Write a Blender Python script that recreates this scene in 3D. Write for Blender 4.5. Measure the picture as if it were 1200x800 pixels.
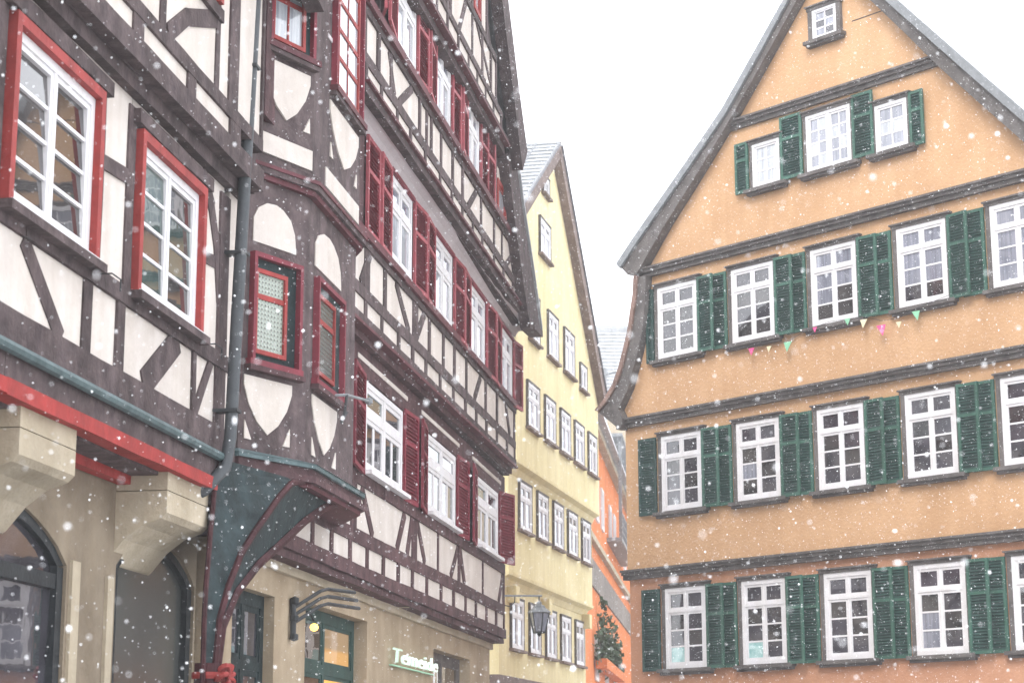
import bpy, math, random
from mathutils import Matrix, Vector
random.seed(11)
for o in list(bpy.data.objects): bpy.data.objects.remove(o)
scene = bpy.context.scene
COL = scene.collection
PI = math.pi

# ---------------------------------------------------------------- camera
PITCH, ROLL = math.radians(12.3), math.radians(-0.127)
cam_d = bpy.data.cameras.new('camera'); cam = bpy.data.objects.new('camera', cam_d); COL.objects.link(cam)
cam_d.sensor_width = 36.0; cam_d.lens = 69.0; cam_d.clip_end = 3000; cam_d.clip_start = 0.1
fwd = Vector((0, math.cos(PITCH), math.sin(PITCH))); upv = Vector((0, -math.sin(PITCH), math.cos(PITCH))); rt = Vector((1, 0, 0))
r2 = rt*math.cos(ROLL) + upv*math.sin(ROLL); u2 = -rt*math.sin(ROLL) + upv*math.cos(ROLL)
cm = Matrix((r2, u2, -fwd)).transposed().to_4x4(); cm.translation = (0, 0, 1.65)
cam.matrix_world = cm
cam_d.dof.use_dof = True; cam_d.dof.focus_distance = 26.0; cam_d.dof.aperture_fstop = 4.0
scene.camera = cam

# ---------------------------------------------------------------- sky, sun, exposure
SUN_EL, SUN_AZ = math.radians(48), math.radians(200)      # soft light from behind the camera, azimuth clockwise from +Y
world = bpy.data.worlds.new('World'); scene.world = world; world.use_nodes = True
nt = world.node_tree; nt.nodes.clear()
wo = nt.nodes.new('ShaderNodeOutputWorld'); bg = nt.nodes.new('ShaderNodeBackground')
sky = nt.nodes.new('ShaderNodeTexSky'); sky.sky_type = 'NISHITA'; sky.sun_disc = False
sky.sun_elevation = SUN_EL; sky.sun_rotation = SUN_AZ; sky.dust_density = 4.0; sky.air_density = 1.0
mx = nt.nodes.new('ShaderNodeMix'); mx.data_type = 'RGBA'; mx.inputs[0].default_value = 0.9
mx.inputs[7].default_value = (9.6, 9.85, 10.3, 1)            # the even white of a snow cloud
nt.links.new(sky.outputs[0], mx.inputs[6]); nt.links.new(mx.outputs[2], bg.inputs[0])
bg.inputs[1].default_value = 0.12
nt.links.new(bg.outputs[0], wo.inputs[0])
sun_d = bpy.data.lights.new('sun', 'SUN'); sun_d.energy = 0.9; sun_d.angle = math.radians(25); sun_d.color = (1, .97, .93)
sun = bpy.data.objects.new('sun', sun_d); COL.objects.link(sun)
sd = Vector((math.sin(SUN_AZ)*math.cos(SUN_EL), math.cos(SUN_AZ)*math.cos(SUN_EL), math.sin(SUN_EL)))
sun.rotation_euler = (-sd).to_track_quat('-Z', 'Y').to_euler(); sun.location = (0, -10, 40)
vs = scene.view_settings; vs.view_transform = 'Standard'; vs.look = 'None'; vs.gamma = 1; vs.exposure = 1.4
vs.use_curve_mapping = False

# ---------------------------------------------------------------- materials
def srgb(r, g, b):
    f = lambda c: (c/255/12.92) if c/255 <= .04045 else ((c/255+.055)/1.055)**2.4
    return (f(r), f(g), f(b), 1)
MATS = {}
def material(name, col, rough=.8, var=.15, scale=3.0, bump=.2, bscale=40, stretch=(1, 1, 1), spec=.3, col2=None, metal=0.0, streak=0.0, coat=0.0, bdist=.004):
    m = bpy.data.materials.new(name); m.use_nodes = True; n = m.node_tree; L = n.links
    b = n.nodes['Principled BSDF']; b.inputs['Roughness'].default_value = rough; b.inputs['Specular IOR Level'].default_value = spec
    b.inputs['Metallic'].default_value = metal; b.inputs['Coat Weight'].default_value = coat; b.inputs['Coat Roughness'].default_value = .03
    g = n.nodes.new('ShaderNodeNewGeometry')
    mp = n.nodes.new('ShaderNodeMapping'); mp.inputs['Scale'].default_value = stretch; L.new(g.outputs['Position'], mp.inputs['Vector'])
    nz = n.nodes.new('ShaderNodeTexNoise'); nz.inputs['Scale'].default_value = scale; nz.inputs['Detail'].default_value = 6; nz.inputs['Roughness'].default_value = .62
    L.new(mp.outputs[0], nz.inputs['Vector'])
    rp = n.nodes.new('ShaderNodeValToRGB'); rp.color_ramp.elements[0].position = .3; rp.color_ramp.elements[1].position = .7
    c1 = tuple(max(0, c*(1-var)) for c in col[:3])+(1,); c2 = col2 or tuple(min(1, c*(1+var)) for c in col[:3])+(1,)
    rp.color_ramp.elements[0].color = c1; rp.color_ramp.elements[1].color = c2
    L.new(nz.outputs['Fac'], rp.inputs[0]); out = rp.outputs[0]
    if streak:
        mp2 = n.nodes.new('ShaderNodeMapping'); mp2.inputs['Scale'].default_value = (2.2, 2.2, .16); L.new(g.outputs['Position'], mp2.inputs['Vector'])
        n2 = n.nodes.new('ShaderNodeTexNoise'); n2.inputs['Scale'].default_value = 2.0; n2.inputs['Detail'].default_value = 5; L.new(mp2.outputs[0], n2.inputs['Vector'])
        r3 = n.nodes.new('ShaderNodeValToRGB'); r3.color_ramp.elements[0].position = .38; r3.color_ramp.elements[1].position = .62
        v = 1-streak; r3.color_ramp.elements[0].color = (v, v*.985, v*.96, 1); r3.color_ramp.elements[1].color = (1, 1, 1, 1); L.new(n2.outputs['Fac'], r3.inputs[0])
        mm = n.nodes.new('ShaderNodeMix'); mm.data_type = 'RGBA'; mm.blend_type = 'MULTIPLY'; mm.inputs[0].default_value = 1
        L.new(out, mm.inputs[6]); L.new(r3.outputs[0], mm.inputs[7]); out = mm.outputs[2]
    oi = n.nodes.new('ShaderNodeObjectInfo'); hv = n.nodes.new('ShaderNodeHueSaturation')     # each piece a little different
    ma = n.nodes.new('ShaderNodeMapRange'); ma.inputs['To Min'].default_value = 1-var*.45; ma.inputs['To Max'].default_value = 1+var*.45
    L.new(oi.outputs['Random'], ma.inputs[0]); L.new(ma.outputs[0], hv.inputs['Value']); L.new(out, hv.inputs['Color'])
    L.new(hv.outputs[0], b.inputs['Base Color'])
    if bump:
        bn = n.nodes.new('ShaderNodeTexNoise'); bn.inputs['Scale'].default_value = bscale; bn.inputs['Detail'].default_value = 5; L.new(mp.outputs[0], bn.inputs['Vector'])
        bp = n.nodes.new('ShaderNodeBump'); bp.inputs['Strength'].default_value = bump; bp.inputs['Distance'].default_value = bdist*4; L.new(bn.outputs['Fac'], bp.inputs['Height'])
        L.new(bp.outputs[0], b.inputs['Normal'])
    MATS[name] = m
    return m
def lit(name, col, strength):
    m = bpy.data.materials.new(name); m.use_nodes = True; b = m.node_tree.nodes['Principled BSDF']
    b.inputs['Base Color'].default_value = tuple(c*.3 for c in col[:3])+(1,); b.inputs['Coat Weight'].default_value = 1; b.inputs['Emission Color'].default_value = col; b.inputs['Emission Strength'].default_value = strength
    MATS[name] = m; return m
def glass(name, col, col2, scale=1.2, stretch=(1, 1, 1), wob=.03, rough=.02):
    # a pane: what hangs or lies dark behind it, for some a painted reflection, as the base layer, a clear slightly wavy coat over it
    m = material(name, col, rough=.9, var=.2, scale=scale, bump=0, stretch=stretch, spec=0.0, col2=col2, coat=1.0)
    n = m.node_tree; b = n.nodes['Principled BSDF']; b.inputs['Coat Roughness'].default_value = rough; b.inputs['Coat IOR'].default_value = 1.9
    nz = n.nodes.new('ShaderNodeTexNoise'); nz.inputs['Scale'].default_value = 2.5
    g = n.nodes.new('ShaderNodeNewGeometry'); n.links.new(g.outputs['Position'], nz.inputs['Vector'])
    bp = n.nodes.new('ShaderNodeBump'); bp.inputs['Strength'].default_value = wob; bp.inputs['Distance'].default_value = .05
    n.links.new(nz.outputs['Fac'], bp.inputs['Height']); n.links.new(bp.outputs[0], b.inputs['Coat Normal'])
    return m
M = MATS
material('orange_plaster', (.53, .315, .168, 1), .92, .08, .8, .7, 20, streak=.05, col2=(.60, .375, .215, 1))
material('red_orange_plaster', (.50, .245, .142, 1), .92, .08, .8, .7, 20, streak=.06, col2=(.565, .30, .185, 1))
material('yellow_plaster', (.70, .60, .33, 1), .92, .06, .8, .5, 20, streak=.08, col2=(.77, .68, .42, 1))
material('terracotta_plaster', (.62, .19, .06, 1), .92, .10, 1.0, .3, 20, streak=.12)
material('cream_plaster', (.585, .525, .48, 1), .92, .07, 2.2, .6, 18, streak=.08, col2=(.655, .60, .555, 1))
material('sandstone', (.33, .255, .17, 1), .9, .16, 1.3, .6, 24, streak=.06, col2=(.42, .335, .235, 1))
material('pale_stone', (.41, .345, .25, 1), .9, .14, 1.6, .7, 22, streak=.06, col2=(.50, .43, .325, 1))
material('dark_timber', (.080, .057, .060, 1), .82, .32, 5, .9, 22, col2=(.140, .104, .105, 1), streak=.3, spec=.2)
material('plum_timber', (.080, .040, .045, 1), .8, .3, 5, .8, 24, col2=(.130, .073, .077, 1), streak=.25, spec=.2)
material('cove_plaster', (.55, .50, .51, 1), .9, .12, 1.5, .3, 20)
material('red_paint', (.31, .040, .036, 1), .65, .2, 6, .35, 26, streak=.2)
material('beam_red', (.34, .034, .030, 1), .7, .2, 6, .4, 26, streak=.2)
material('crimson_paint', (.20, .026, .042, 1), .62, .22, 5, .25, 30, streak=.15)
material('wine_paint', (.11, .028, .036, 1), .65, .25, 5, .3, 30, streak=.2)
material('crimson_edge', (.33, .075, .09, 1), .62, .2, 5, .2, 30)
material('teal_paint', (.013, .025, .028, 1), .6, .4, 5, .5, 26, streak=.3, spec=.15, col2=(.030, .048, .051, 1))
material('teal_metal', (.055, .095, .10, 1), .5, .3, 6, .3, 26, col2=(.10, .15, .155, 1))
material('green_paint', (.026, .066, .058, 1), .6, .25, 4, .3, 26, streak=.22)
material('green_edge', (.045, .118, .088, 1), .6, .2, 4, .3, 26, streak=.15)
material('white_paint', (.70, .69, .71, 1), .5, .06, 5, .15, 30, streak=.06)
material('grey_trim', (.105, .093, .090, 1), .82, .22, 4, .6, 26, col2=(.165, .150, .143, 1), streak=.15)
material('brown_verge', (.16, .115, .10, 1), .8, .25, 4, .4, 30, col2=(.23, .17, .15, 1))
material('slate_metal', (.062, .068, .074, 1), .5, .2, 6, .2, 30)
material('slate_snow', (.19, .19, .20, 1), .85, .12, 3, .4, 12)
material('rib_paint', (.045, .012, .016, 1), .65, .35, 5, .5, 26, streak=.25, spec=.15, col2=(.078, .026, .03, 1))
material('shaded_stone', (.205, .160, .112, 1), .9, .2, 1.2, .7, 22, streak=.08, col2=(.29, .235, .17, 1))  # left ground-floor wall: the shade under the jetty is put into this colour
material('dark_slate', (.014, .017, .020, 1), .5, .25, 6, .3, 26, spec=.2, col2=(.026, .03, .033, 1))
material('iron', (.03, .033, .036, 1), .5, .2, 10, .2, 40)
material('grey_metal', (.22, .23, .24, 1), .45, .2, 6, .2, 30)
material('snow', (.86, .87, .90, 1), .8, .03, 2, .4, 12)
material('roof_tile', (.16, .10, .08, 1), .85, .3, 4, .5, 20, col2=(.26, .17, .14, 1))
material('snowy_tile', (.30, .31, .325, 1), .85, .12, 3, .5, 10, col2=(.40, .41, .425, 1))
material('cobble', (.26, .255, .25, 1), .8, .3, 4, .6, 9, col2=(.52, .52, .53, 1))
material('plank_grey', (.22, .19, .17, 1), .85, .35, 6, .4, 20)
material('leaf', (.035, .065, .022, 1), .7, .35, 6, 0, 10)
material('mint', (.45, .80, .58, 1), .5, .05, 5, 0)
material('pink', (.75, .10, .28, 1), .7, .1, 5, 0)
material('light_green', (.25, .55, .35, 1), .7, .1, 5, 0)
material('cream_cloth', (.75, .68, .45, 1), .7, .1, 5, 0)
glass('dark_glass', (.026, .024, .030, 1), (.085, .08, .095, 1), 2.0)
glass('old_glass', (.022, .021, .022, 1), (.075, .068, .068, 1), 1.6, wob=.02)
glass('curtain_glass', (.30, .32, .36, 1), (.55, .57, .60, 1), 3, (6, 6, .3))
glass('net_sky_glass', (.17, .18, .22, 1), (.33, .34, .40, 1), 3, (6, 6, .3))  # net curtains, and the painted sky reflection of the orange house's upper row
glass('teal_glass', (.02, .045, .045, 1), (.08, .12, .11, 1), 2)
glass('sticker_glass', (.25, .55, .55, 1), (.50, .70, .68, 1), 6)
glass('shop_glass', (.05, .035, .025, 1), (.16, .11, .07, 1), 1.5)
glass('grey_glass', (.035, .04, .038, 1), (.07, .075, .07, 1), 1.5, rough=.25)
lit('warm_room', (.95, .45, .09, 1), .62); lit('tan_room', (.55, .34, .15, 1), .30)
lit('warm_lamp', (1.0, .62, .12, 1), 1.6)
lit('sign_light', (.70, .98, .80, 1), .42)
tr_ = M['tan_room'].node_tree; gz = tr_.nodes.new('ShaderNodeNewGeometry'); sx = tr_.nodes.new('ShaderNodeSeparateXYZ'); rz_ = tr_.nodes.new('ShaderNodeValToRGB')
mr = tr_.nodes.new('ShaderNodeMapRange'); mr.inputs['From Min'].default_value = 2.8; mr.inputs['From Max'].default_value = 3.6
tr_.links.new(gz.outputs['Position'], sx.inputs[0]); tr_.links.new(sx.outputs['Z'], mr.inputs[0]); tr_.links.new(mr.outputs[0], rz_.inputs[0])
e_ = rz_.color_ramp.elements; e_[0].position = .40; e_[0].color = (1.0, .50, .10, 1); e_[1].position = .46; e_[1].color = (.42, .28, .15, 1)
tr_.links.new(rz_.outputs[0], tr_.nodes['Principled BSDF'].inputs['Emission Color'])
# leaded roundels of the bay windows
def roundel(name, dark):
    m = bpy.data.materials.new(name); m.use_nodes = True; n = m.node_tree; L = n.links; b = n.nodes['Principled BSDF']
    g = n.nodes.new('ShaderNodeTexCoord'); mp = n.nodes.new('ShaderNodeMapping'); L.new(g.outputs['Object'], mp.inputs[0]); mp.inputs['Scale'].default_value = (1, 0, 1)
    v = n.nodes.new('ShaderNodeTexVoronoi'); v.inputs['Scale'].default_value = 21; v.inputs['Randomness'].default_value = .1; L.new(mp.outputs[0], v.inputs['Vector'])
    r = n.nodes.new('ShaderNodeValToRGB'); e = r.color_ramp.elements
    e[0].position = .0; e[0].color = (.20, .24, .22, 1) if not dark else (.13, .16, .15, 1)
    e[1].position = .62; e[1].color = (.03, .03, .03, 1)
    k = e.new(.45); k.color = (.30, .33, .27, 1) if not dark else (.10, .12, .11, 1)
    L.new(v.outputs['Distance'], r.inputs[0]); L.new(r.outputs[0], b.inputs['Base Color'])
    b.inputs['Roughness'].default_value = .12; b.inputs['Specular IOR Level'].default_value = .6
    bp = n.nodes.new('ShaderNodeBump'); bp.inputs['Strength'].default_value = .5; bp.inputs['Distance'].default_value = .02; L.new(v.outputs['Distance'], bp.inputs['Height']); L.new(bp.outputs[0], b.inputs['Normal'])
    MATS[name] = m
roundel('roundel_glass', False); roundel('roundel_dark', True)

# ---------------------------------------------------------------- mesh helpers (house space: x along the facade, -y outwards, z up)
class MB:
    def __init__(s): s.v = []; s.f = []
    def poly(s, pts, y0, y1):
        """prism: pts counter-clockwise seen from outside in (x, z); y0 front (outer), y1 back"""
        k = len(s.v); n = len(pts)
        s.v += [(x, y0, z) for x, z in pts] + [(x, y1, z) for x, z in pts]
        s.f.append(tuple(range(k, k+n))); s.f.append(tuple(range(k+2*n-1, k+n-1, -1)))
        for i in range(n):
            j = (i+1) % n; s.f.append((k+i, k+n+i, k+n+j, k+j))
        return s
    def box(s, x0, x1, y0, y1, z0, z1): return s.poly([(x0, z0), (x1, z0), (x1, z1), (x0, z1)], min(y0, y1), max(y0, y1))
    def beam(s, x1, z1, x2, z2, w, y0, y1, jit=0.0, seg=1):
        d = Vector((x2-x1, z2-z1)); L = d.length; d.normalize(); nn = Vector((-d.y, d.x)); a = []; b = []
        for i in range(seg+1):
            t = i/seg; p = Vector((x1, z1)) + d*L*t
            q = p + nn*(w/2+random.uniform(-jit, jit)); r = p - nn*(w/2+random.uniform(-jit, jit)); a.append((r.x, r.y)); b.append((q.x, q.y))
        return s.poly(a + b[::-1], y0, y1)
    def tube(s, pts, r, n=8):
        pts = [Vector(p) for p in pts]; k0 = len(s.v)
        for i, p in enumerate(pts):
            t = (pts[min(i+1, len(pts)-1)] - pts[max(i-1, 0)]).normalized()
            a = t.orthogonal().normalized() if i == 0 else (a - t*a.dot(t)).normalized(); b = t.cross(a)
            rr = r[i] if isinstance(r, (list, tuple)) else r
            for j in range(n): s.v.append(tuple(p + (a*math.cos(2*PI*j/n) + b*math.sin(2*PI*j/n))*rr))
        for i in range(len(pts)-1):
            for j in range(n):
                j2 = (j+1) % n; s.f.append((k0+i*n+j, k0+i*n+j2, k0+(i+1)*n+j2, k0+(i+1)*n+j))
        s.f.append(tuple(range(k0+n-1, k0-1, -1))); e = k0+(len(pts)-1)*n; s.f.append(tuple(range(e, e+n)))
        return s
    def lathe(s, prof, c=(0, 0, 0), n=8):
        k0 = len(s.v)
        for r, z in prof:
            for j in range(n): s.v.append((c[0]+r*math.cos(2*PI*j/n+PI/n), c[1]+r*math.sin(2*PI*j/n+PI/n), c[2]+z))
        for i in range(len(prof)-1):
            for j in range(n):
                j2 = (j+1) % n; s.f.append((k0+i*n+j, k0+i*n+j2, k0+(i+1)*n+j2, k0+(i+1)*n+j))
        s.f.append(tuple(range(k0+n-1, k0-1, -1))); e = k0+(len(prof)-1)*n; s.f.append(tuple(range(e, e+n)))
        return s
    def raw(s, v, f):
        k = len(s.v); s.v += v; s.f += [tuple(i+k for i in q) for q in f]; return s
    def mesh(s, name, mat):
        me = bpy.data.meshes.new(name); me.from_pydata(s.v, [], s.f); me.update(); me.materials.append(M[mat]); return me
    def build(s, name, mat, parent=None, loc=(0, 0, 0), smooth=False):
        me = s.mesh(name, mat)
        if smooth:
            for p in me.polygons: p.use_smooth = True
        return obj(name, me, parent, loc)
def obj(name, me, parent=None, loc=(0, 0, 0), rot=None):
    o = bpy.data.objects.new(name, me); COL.objects.link(o); o.location = loc
    if rot: o.rotation_euler = rot
    if parent: o.parent = parent
    return o
def tag(o, label=None, cat=None, group=None, kind=None):
    if label: o['label'] = label
    if cat: o['category'] = cat
    if group: o['group'] = group
    if kind: o['kind'] = kind
    return o
def house(name, x, y, u, label, cat='house', group=None):
    o = obj(name, None, None, (x, y, 0), (0, 0, math.atan2(u[1], u[0]))); o.empty_display_size = .5
    return tag(o, label, cat, group)
CACHE = {}
def cached(key, fn):
    if key not in CACHE: CACHE[key] = fn()
    return CACHE[key]
def timber(par, x1, z1, x2, z2, w, off, mat='dark_timber', thick=.1, name='timber', jit=.008):
    L = math.hypot(x2-x1, z2-z1)
    p = off + random.uniform(-.006, .006)
    return MB().beam(x1, z1, x2, z2, w, -p, -p+thick, jit, max(1, min(14, int(L/.5)))).build(name, mat, par)
def panel(par, x0, x1, z0, z1, off, sl=0.0, u0=0.0, mat='cream_plaster', th=.06):
    a = sl*(x0-u0); b = sl*(x1-u0)
    return MB().poly([(x0, z0+a), (x1, z0+b), (x1, z1+b), (x0, z1+a)], -off, -off+th).build('plaster_panel', mat, par)

def window(par, x0, x1, z0, z1, off, fw=.06, sash=.05, mull=.08, tr=None, trw=.08, halves=2, up=(1, 1), lo=(1, 1), mw=.028,
           frame='white_paint', panes='dark_glass', special=None, thick=.07, name='window', tilt=0.0):
    """frame with sashes and glazing bars as one mesh, every pane a child; tr = transom height as fraction"""
    w, h = round(x1-x0, 3), round(z1-z0, 3)
    key = ('win', w, h, fw, sash, mull, tr, trw, halves, up, lo, mw, thick)
    def make():
        m = MB(); rects = []
        m.box(0, fw, 0, thick, 0, h); m.box(w-fw, w, 0, thick, 0, h); m.box(fw, w-fw, 0, thick, 0, fw); m.box(fw, w-fw, 0, thick, h-fw, h)
        parts = []
        hw = (w-2*fw-(halves-1)*mull)/halves
        zs = [(fw, h-fw)] if tr is None else [(fw, h*tr-trw/2), (h*tr+trw/2, h-fw)]
        if tr is not None: m.box(fw, w-fw, .002, thick, h*tr-trw/2, h*tr+trw/2)
        for i in range(halves):
            a = fw + i*(hw+mull); b = a+hw
            if i: m.box(a-mull, a, .004, thick, fw, h-fw) if tr is None else (m.box(a-mull, a, .004, thick, fw, h*tr-trw/2), m.box(a-mull, a, .004, thick, h*tr+trw/2, h-fw))
            for k, (c, d) in enumerate(zs):
                s = .016
                m.box(a, a+sash, s, thick, c, d); m.box(b-sash, b, s, thick, c, d); m.box(a+sash, b-sash, s, thick, c, c+sash); m.box(a+sash, b-sash, s, thick, d-sash, d)
                nc, nr = up if (k == 1) else lo
                A, B, C, D = a+sash, b-sash, c+sash, d-sash
                pw = (B-A-(nc-1)*mw)/nc; ph = (D-C-(nr-1)*mw)/nr
                for q in range(1, nc): xx = A+q*pw+(q-1)*mw; m.box(xx, xx+mw, s+.010, thick, C, D)
                for q in range(1, nr):
                    zz = C+q*ph+(q-1)*mw
                    for e in range(nc): xx = A+e*(pw+mw); m.box(xx, xx+pw, s+.012, thick, zz, zz+mw)
                for e in range(nc):
                    for q in range(nr): rects.append((A+e*(pw+mw), C+q*(ph+mw), pw, ph))
        return m.mesh(name, frame), rects
    me, rects = cached(key+(frame,), make)
    wo_ = obj(name, me, par, (x0, -off, z0))
    for i, (a, c, pw, ph) in enumerate(rects):
        g = panes if isinstance(panes, str) else panes[i % len(panes)]
        if special and i in special: g = special[i]
        pm = cached(('pane', round(pw, 3), round(ph, 3), g), lambda: MB().box(0, pw, 0, .012, 0, ph).mesh('pane', g))
        po = obj('pane', pm, wo_, (a, .034, c))
        po.rotation_euler = (random.uniform(-.006, .006), 0, random.uniform(-.008, .008))
    if tilt:
        for ch in wo_.children: ch.rotation_euler.x += tilt
    return wo_
def shutter(par, x0, x1, z0, z1, off, mat, edge, ang=0.0, hinge='l', louv=.05, name='shutter'):
    w, h = round(x1-x0, 3), round(z1-z0, 3); fr = .055
    def make():
        m = MB(); m.box(0, fr, 0, .04, 0, h); m.box(w-fr, w, 0, .04, 0, h)
        m.box(fr, w-fr, .001, .04, 0, fr); m.box(fr, w-fr, .001, .04, h-fr, h); m.box(fr, w-fr, .001, .04, h*.62, h*.62+fr)
        a = m.mesh('shutter', edge); s = MB()
        for (c, d) in ((fr, h*.62), (h*.62+fr, h-fr)):
            n = max(3, int((d-c)/louv)); st = (d-c)/n
            for i in range(n):
                z = c+i*st
                s.raw([(fr, .004, z+st*.20), (w-fr, .004, z+st*.20), (w-fr, .034, z+st*.86), (fr, .034, z+st*.86), (fr, .008, z+st*.08), (w-fr, .008, z+st*.08), (w-fr, .038, z+st*.74), (fr, .038, z+st*.74)],
                      [(0, 1, 2, 3), (7, 6, 5, 4), (0, 4, 5, 1), (3, 2, 6, 7), (0, 3, 7, 4), (1, 5, 6, 2)])
        s.box(fr*.5, w-fr*.5, .0395, .043, fr*.5, h-fr*.5)
        return a, s.mesh('louvres', mat)
    a, b = cached(('sh', w, h, mat, edge, louv), make)
    o = obj(name, a, par, (x0, -off, z0))
    if hinge == 'r' and ang: o.location = (x1-w*math.cos(ang), -off-w*math.sin(ang), z0); o.rotation_euler = (0, 0, ang)
    elif ang: o.rotation_euler = (0, 0, -ang)
    tag(obj('louvres', b, o), kind='stuff')
    return o
def wall_grid(xs, zs, holes, y0, y1):
    """wall plate between xs[0]..xs[-1], zs[0]..zs[-1] with rectangular openings, made of solid cells"""
    X = sorted(set([xs[0], xs[1]] + [h[0] for h in holes] + [h[1] for h in holes])); Z = sorted(set([zs[0], zs[1]] + [h[2] for h in holes] + [h[3] for h in holes]))
    X = [x for x in X if xs[0] <= x <= xs[1]]; Z = [z for z in Z if zs[0] <= z <= zs[1]]
    m = MB()
    for a, b in zip(X, X[1:]):
        run = None
        for c, d in zip(Z, Z[1:]):
            cx, cz = (a+b)/2, (c+d)/2
            solid = not any(h[0] < cx < h[1] and h[2] < cz < h[3] for h in holes)
            if solid: run = [run[0] if run else c, d]
            if (not solid or d == Z[-1]) and run: m.box(a, b, y0, y1, run[0], run[1]); run = None
    return m
def arc(cx, cz, r, a0, a1, n): return [(cx+r*math.cos(math.radians(a0+(a1-a0)*i/n)), cz+r*math.sin(math.radians(a0+(a1-a0)*i/n))) for i in range(n+1)]

# ---------------------------------------------------------------- ground
g = MB(); NG = 48; S = 150
for i in range(NG+1):
    for j in range(NG+1): g.v.append((-S+2*S*i/NG, -S+2*S*j/NG, 0))
for i in range(NG):
    for j in range(NG): k = i*(NG+1)+j; g.f.append((k, k+NG+1, k+NG+2, k+1))
tag(g.build('ground', 'cobble'), 'wet cobbled market square with thin slush', 'ground', kind='structure')

# ================================================================ ORANGE GABLE HOUSE
OH = house('orange_house', 2.290, 38.420, (.67017, -.74221), 'orange plastered gable house with green louvred shutters on the right')
UC, UW = 5.36, 10.72
def mirror(p): return [(2*UC-x, z) for x, z in p][::-1]
left_prof = [(0, 8.3), (-.30, 8.52), (-.02, 8.9), (.27, 9.5), (.45, 10.1), (.56, 10.7), (.62, 11.28)]
MB().box(0, UW, 0, 13, 0, 5.36).build('wall', 'red_orange_plaster', OH)
MB().box(-.03, UW+.03, -.03, 13, 5.36, 8.34).build('wall', 'orange_plaster', OH)
mid = left_prof[1:]
MB().poly([(0, 8.34)] + [(UW, 8.34)] + [(2*UC-x, z) for x, z in mid] + mid[::-1], -.06, 13).build('wall', 'orange_plaster', OH)
top = [(.66, 11.28), (2*UC-.66, 11.28), (8.0, 13.80), (5.55, 16.6), (3.05, 13.9)]
MB().poly(top, -.09, 13).build('wall', 'orange_plaster', OH)
for z, a, b, o in ((5.35, -.10, UW+.10, .09), (8.34, -.20, UW+.2, .12), (11.285, .6, UW-.6, .15), (13.745, 3.0, 7.9, .15)):
    c = MB()
    c.box(a, b, -o, .05, z-.095, z-.01); c.box(a, b, -o-.05, .05, z-.01, z+.05); c.box(a, b, -o-.09, .05, z+.05, z+.09)
    c.build('cornice', 'grey_trim', OH)
    MB().box(a, b, -o-.085, 0, z+.0905, z+.098).build('ledge_snow', 'snow', OH) if z > 20 else None
# bell-cast side boards between the eaves and the gable foot
for sgn in (0, 1):
    outer = [(.02, 8.20), (-.55, 8.62), (-.30, 8.80), (-.03, 9.09), (.14, 9.4), (.27, 9.73), (.40, 10.1), (.48, 10.46), (.56, 10.8), (.60, 11.2)]
    inner = [(.80, 11.2), (.76, 10.7), (.70, 10.21), (.58, 9.8), (.44, 9.43), (.26, 9.0), (-.02, 8.62), (.10, 8.42)]
    p = outer + inner
    p = [(2*UC-x, z) for x, z in p] if sgn else p[::-1]
    MB().poly(p, -.24, .3).build('side_board', 'grey_trim', OH)
    ov = outer[1:]
    # roof skin following the curve back along the house
    sk = MB(); n = len(ov)
    for y in (-.28, 13.2):
        for x, z in ov: sk.v.append((2*UC-x if sgn else x, y, z+.02))
        for x, z in ov: sk.v.append((2*UC-x+.1 if sgn else x-.1, y, z+.06))
    for i in range(n-1):
        sk.f += [(n+i, n+i+1, 3*n+i+1, 3*n+i), (i, 2*n+i, 2*n+i+1, i+1), (i, i+1, n+i+1, n+i), (2*n+i, 3*n+i, 3*n+i+1, 2*n+i+1)]
    sk.f += [(0, n, 3*n, 2*n), (n-1, 3*n-1, 4*n-1, 2*n-1)]
    sk.build('roof', 'roof_tile', OH)
# verge of the main roof
APX = (5.55, 16.74)
VERGE = (([(.14, 11.50), (.62, 11.93), (1.2, 12.42), (2.0, 13.09), (3.05, 14.0), (4.0, 15.03), APX], [(5.55, 16.44), (4.20, 14.94), (3.18, 13.83), (2.13, 12.79), (1.33, 12.03), (.80, 11.46), (.60, 11.25), (.36, 11.28)]),
         ([(10.62, 11.32), (10.3, 11.55), (9.59, 12.29), (8.8, 13.15), (8.05, 13.98), (7.04, 15.10), APX], [(5.55, 16.36), (6.63, 15.16), (7.3, 14.38), (7.96, 13.58), (8.76, 12.70), (9.4, 12.0), (9.9, 11.45), (10.1, 11.15), (10.4, 11.15)]))
for sgn in (0, 1):
    o_, inn = VERGE[sgn]; p = o_ + inn; sg_ = 1 if sgn else -1
    MB().poly(p if sgn else p[::-1], -.30, -.06).build('verge_board', 'grey_trim', OH)
    pp = [(x+sg_*.05, z+.05) for x, z in o_[:-1]] + [(APX[0], APX[1]+.08), (APX[0], APX[1]-.03)] + [(x-sg_*.05, z-.06) for x, z in o_[:-1]][::-1]
    MB().poly(pp if sgn else pp[::-1], -.36, -.28).build('verge_rim', 'grey_metal', OH)
    sk = MB(); n = len(o_)
    for y in (-.33, 13.3):
        for x, z in o_: sk.v.append((x, y, z+.01))
        for x, z in o_: sk.v.append((x, y, z+.09))
    for i in range(n-1): sk.f += [(n+i, n+i+1, 3*n+i+1, 3*n+i), (i, 2*n+i, 2*n+i+1, i+1), (i, i+1, n+i+1, n+i), (2*n+i, 3*n+i, 3*n+i+1, 2*n+i+1)]
    sk.f += [(0, n, 3*n, 2*n)]
    sk.build('roof', 'snow', OH)
CX = [1.495, 3.43, 5.36, 7.30, 9.24]
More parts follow.
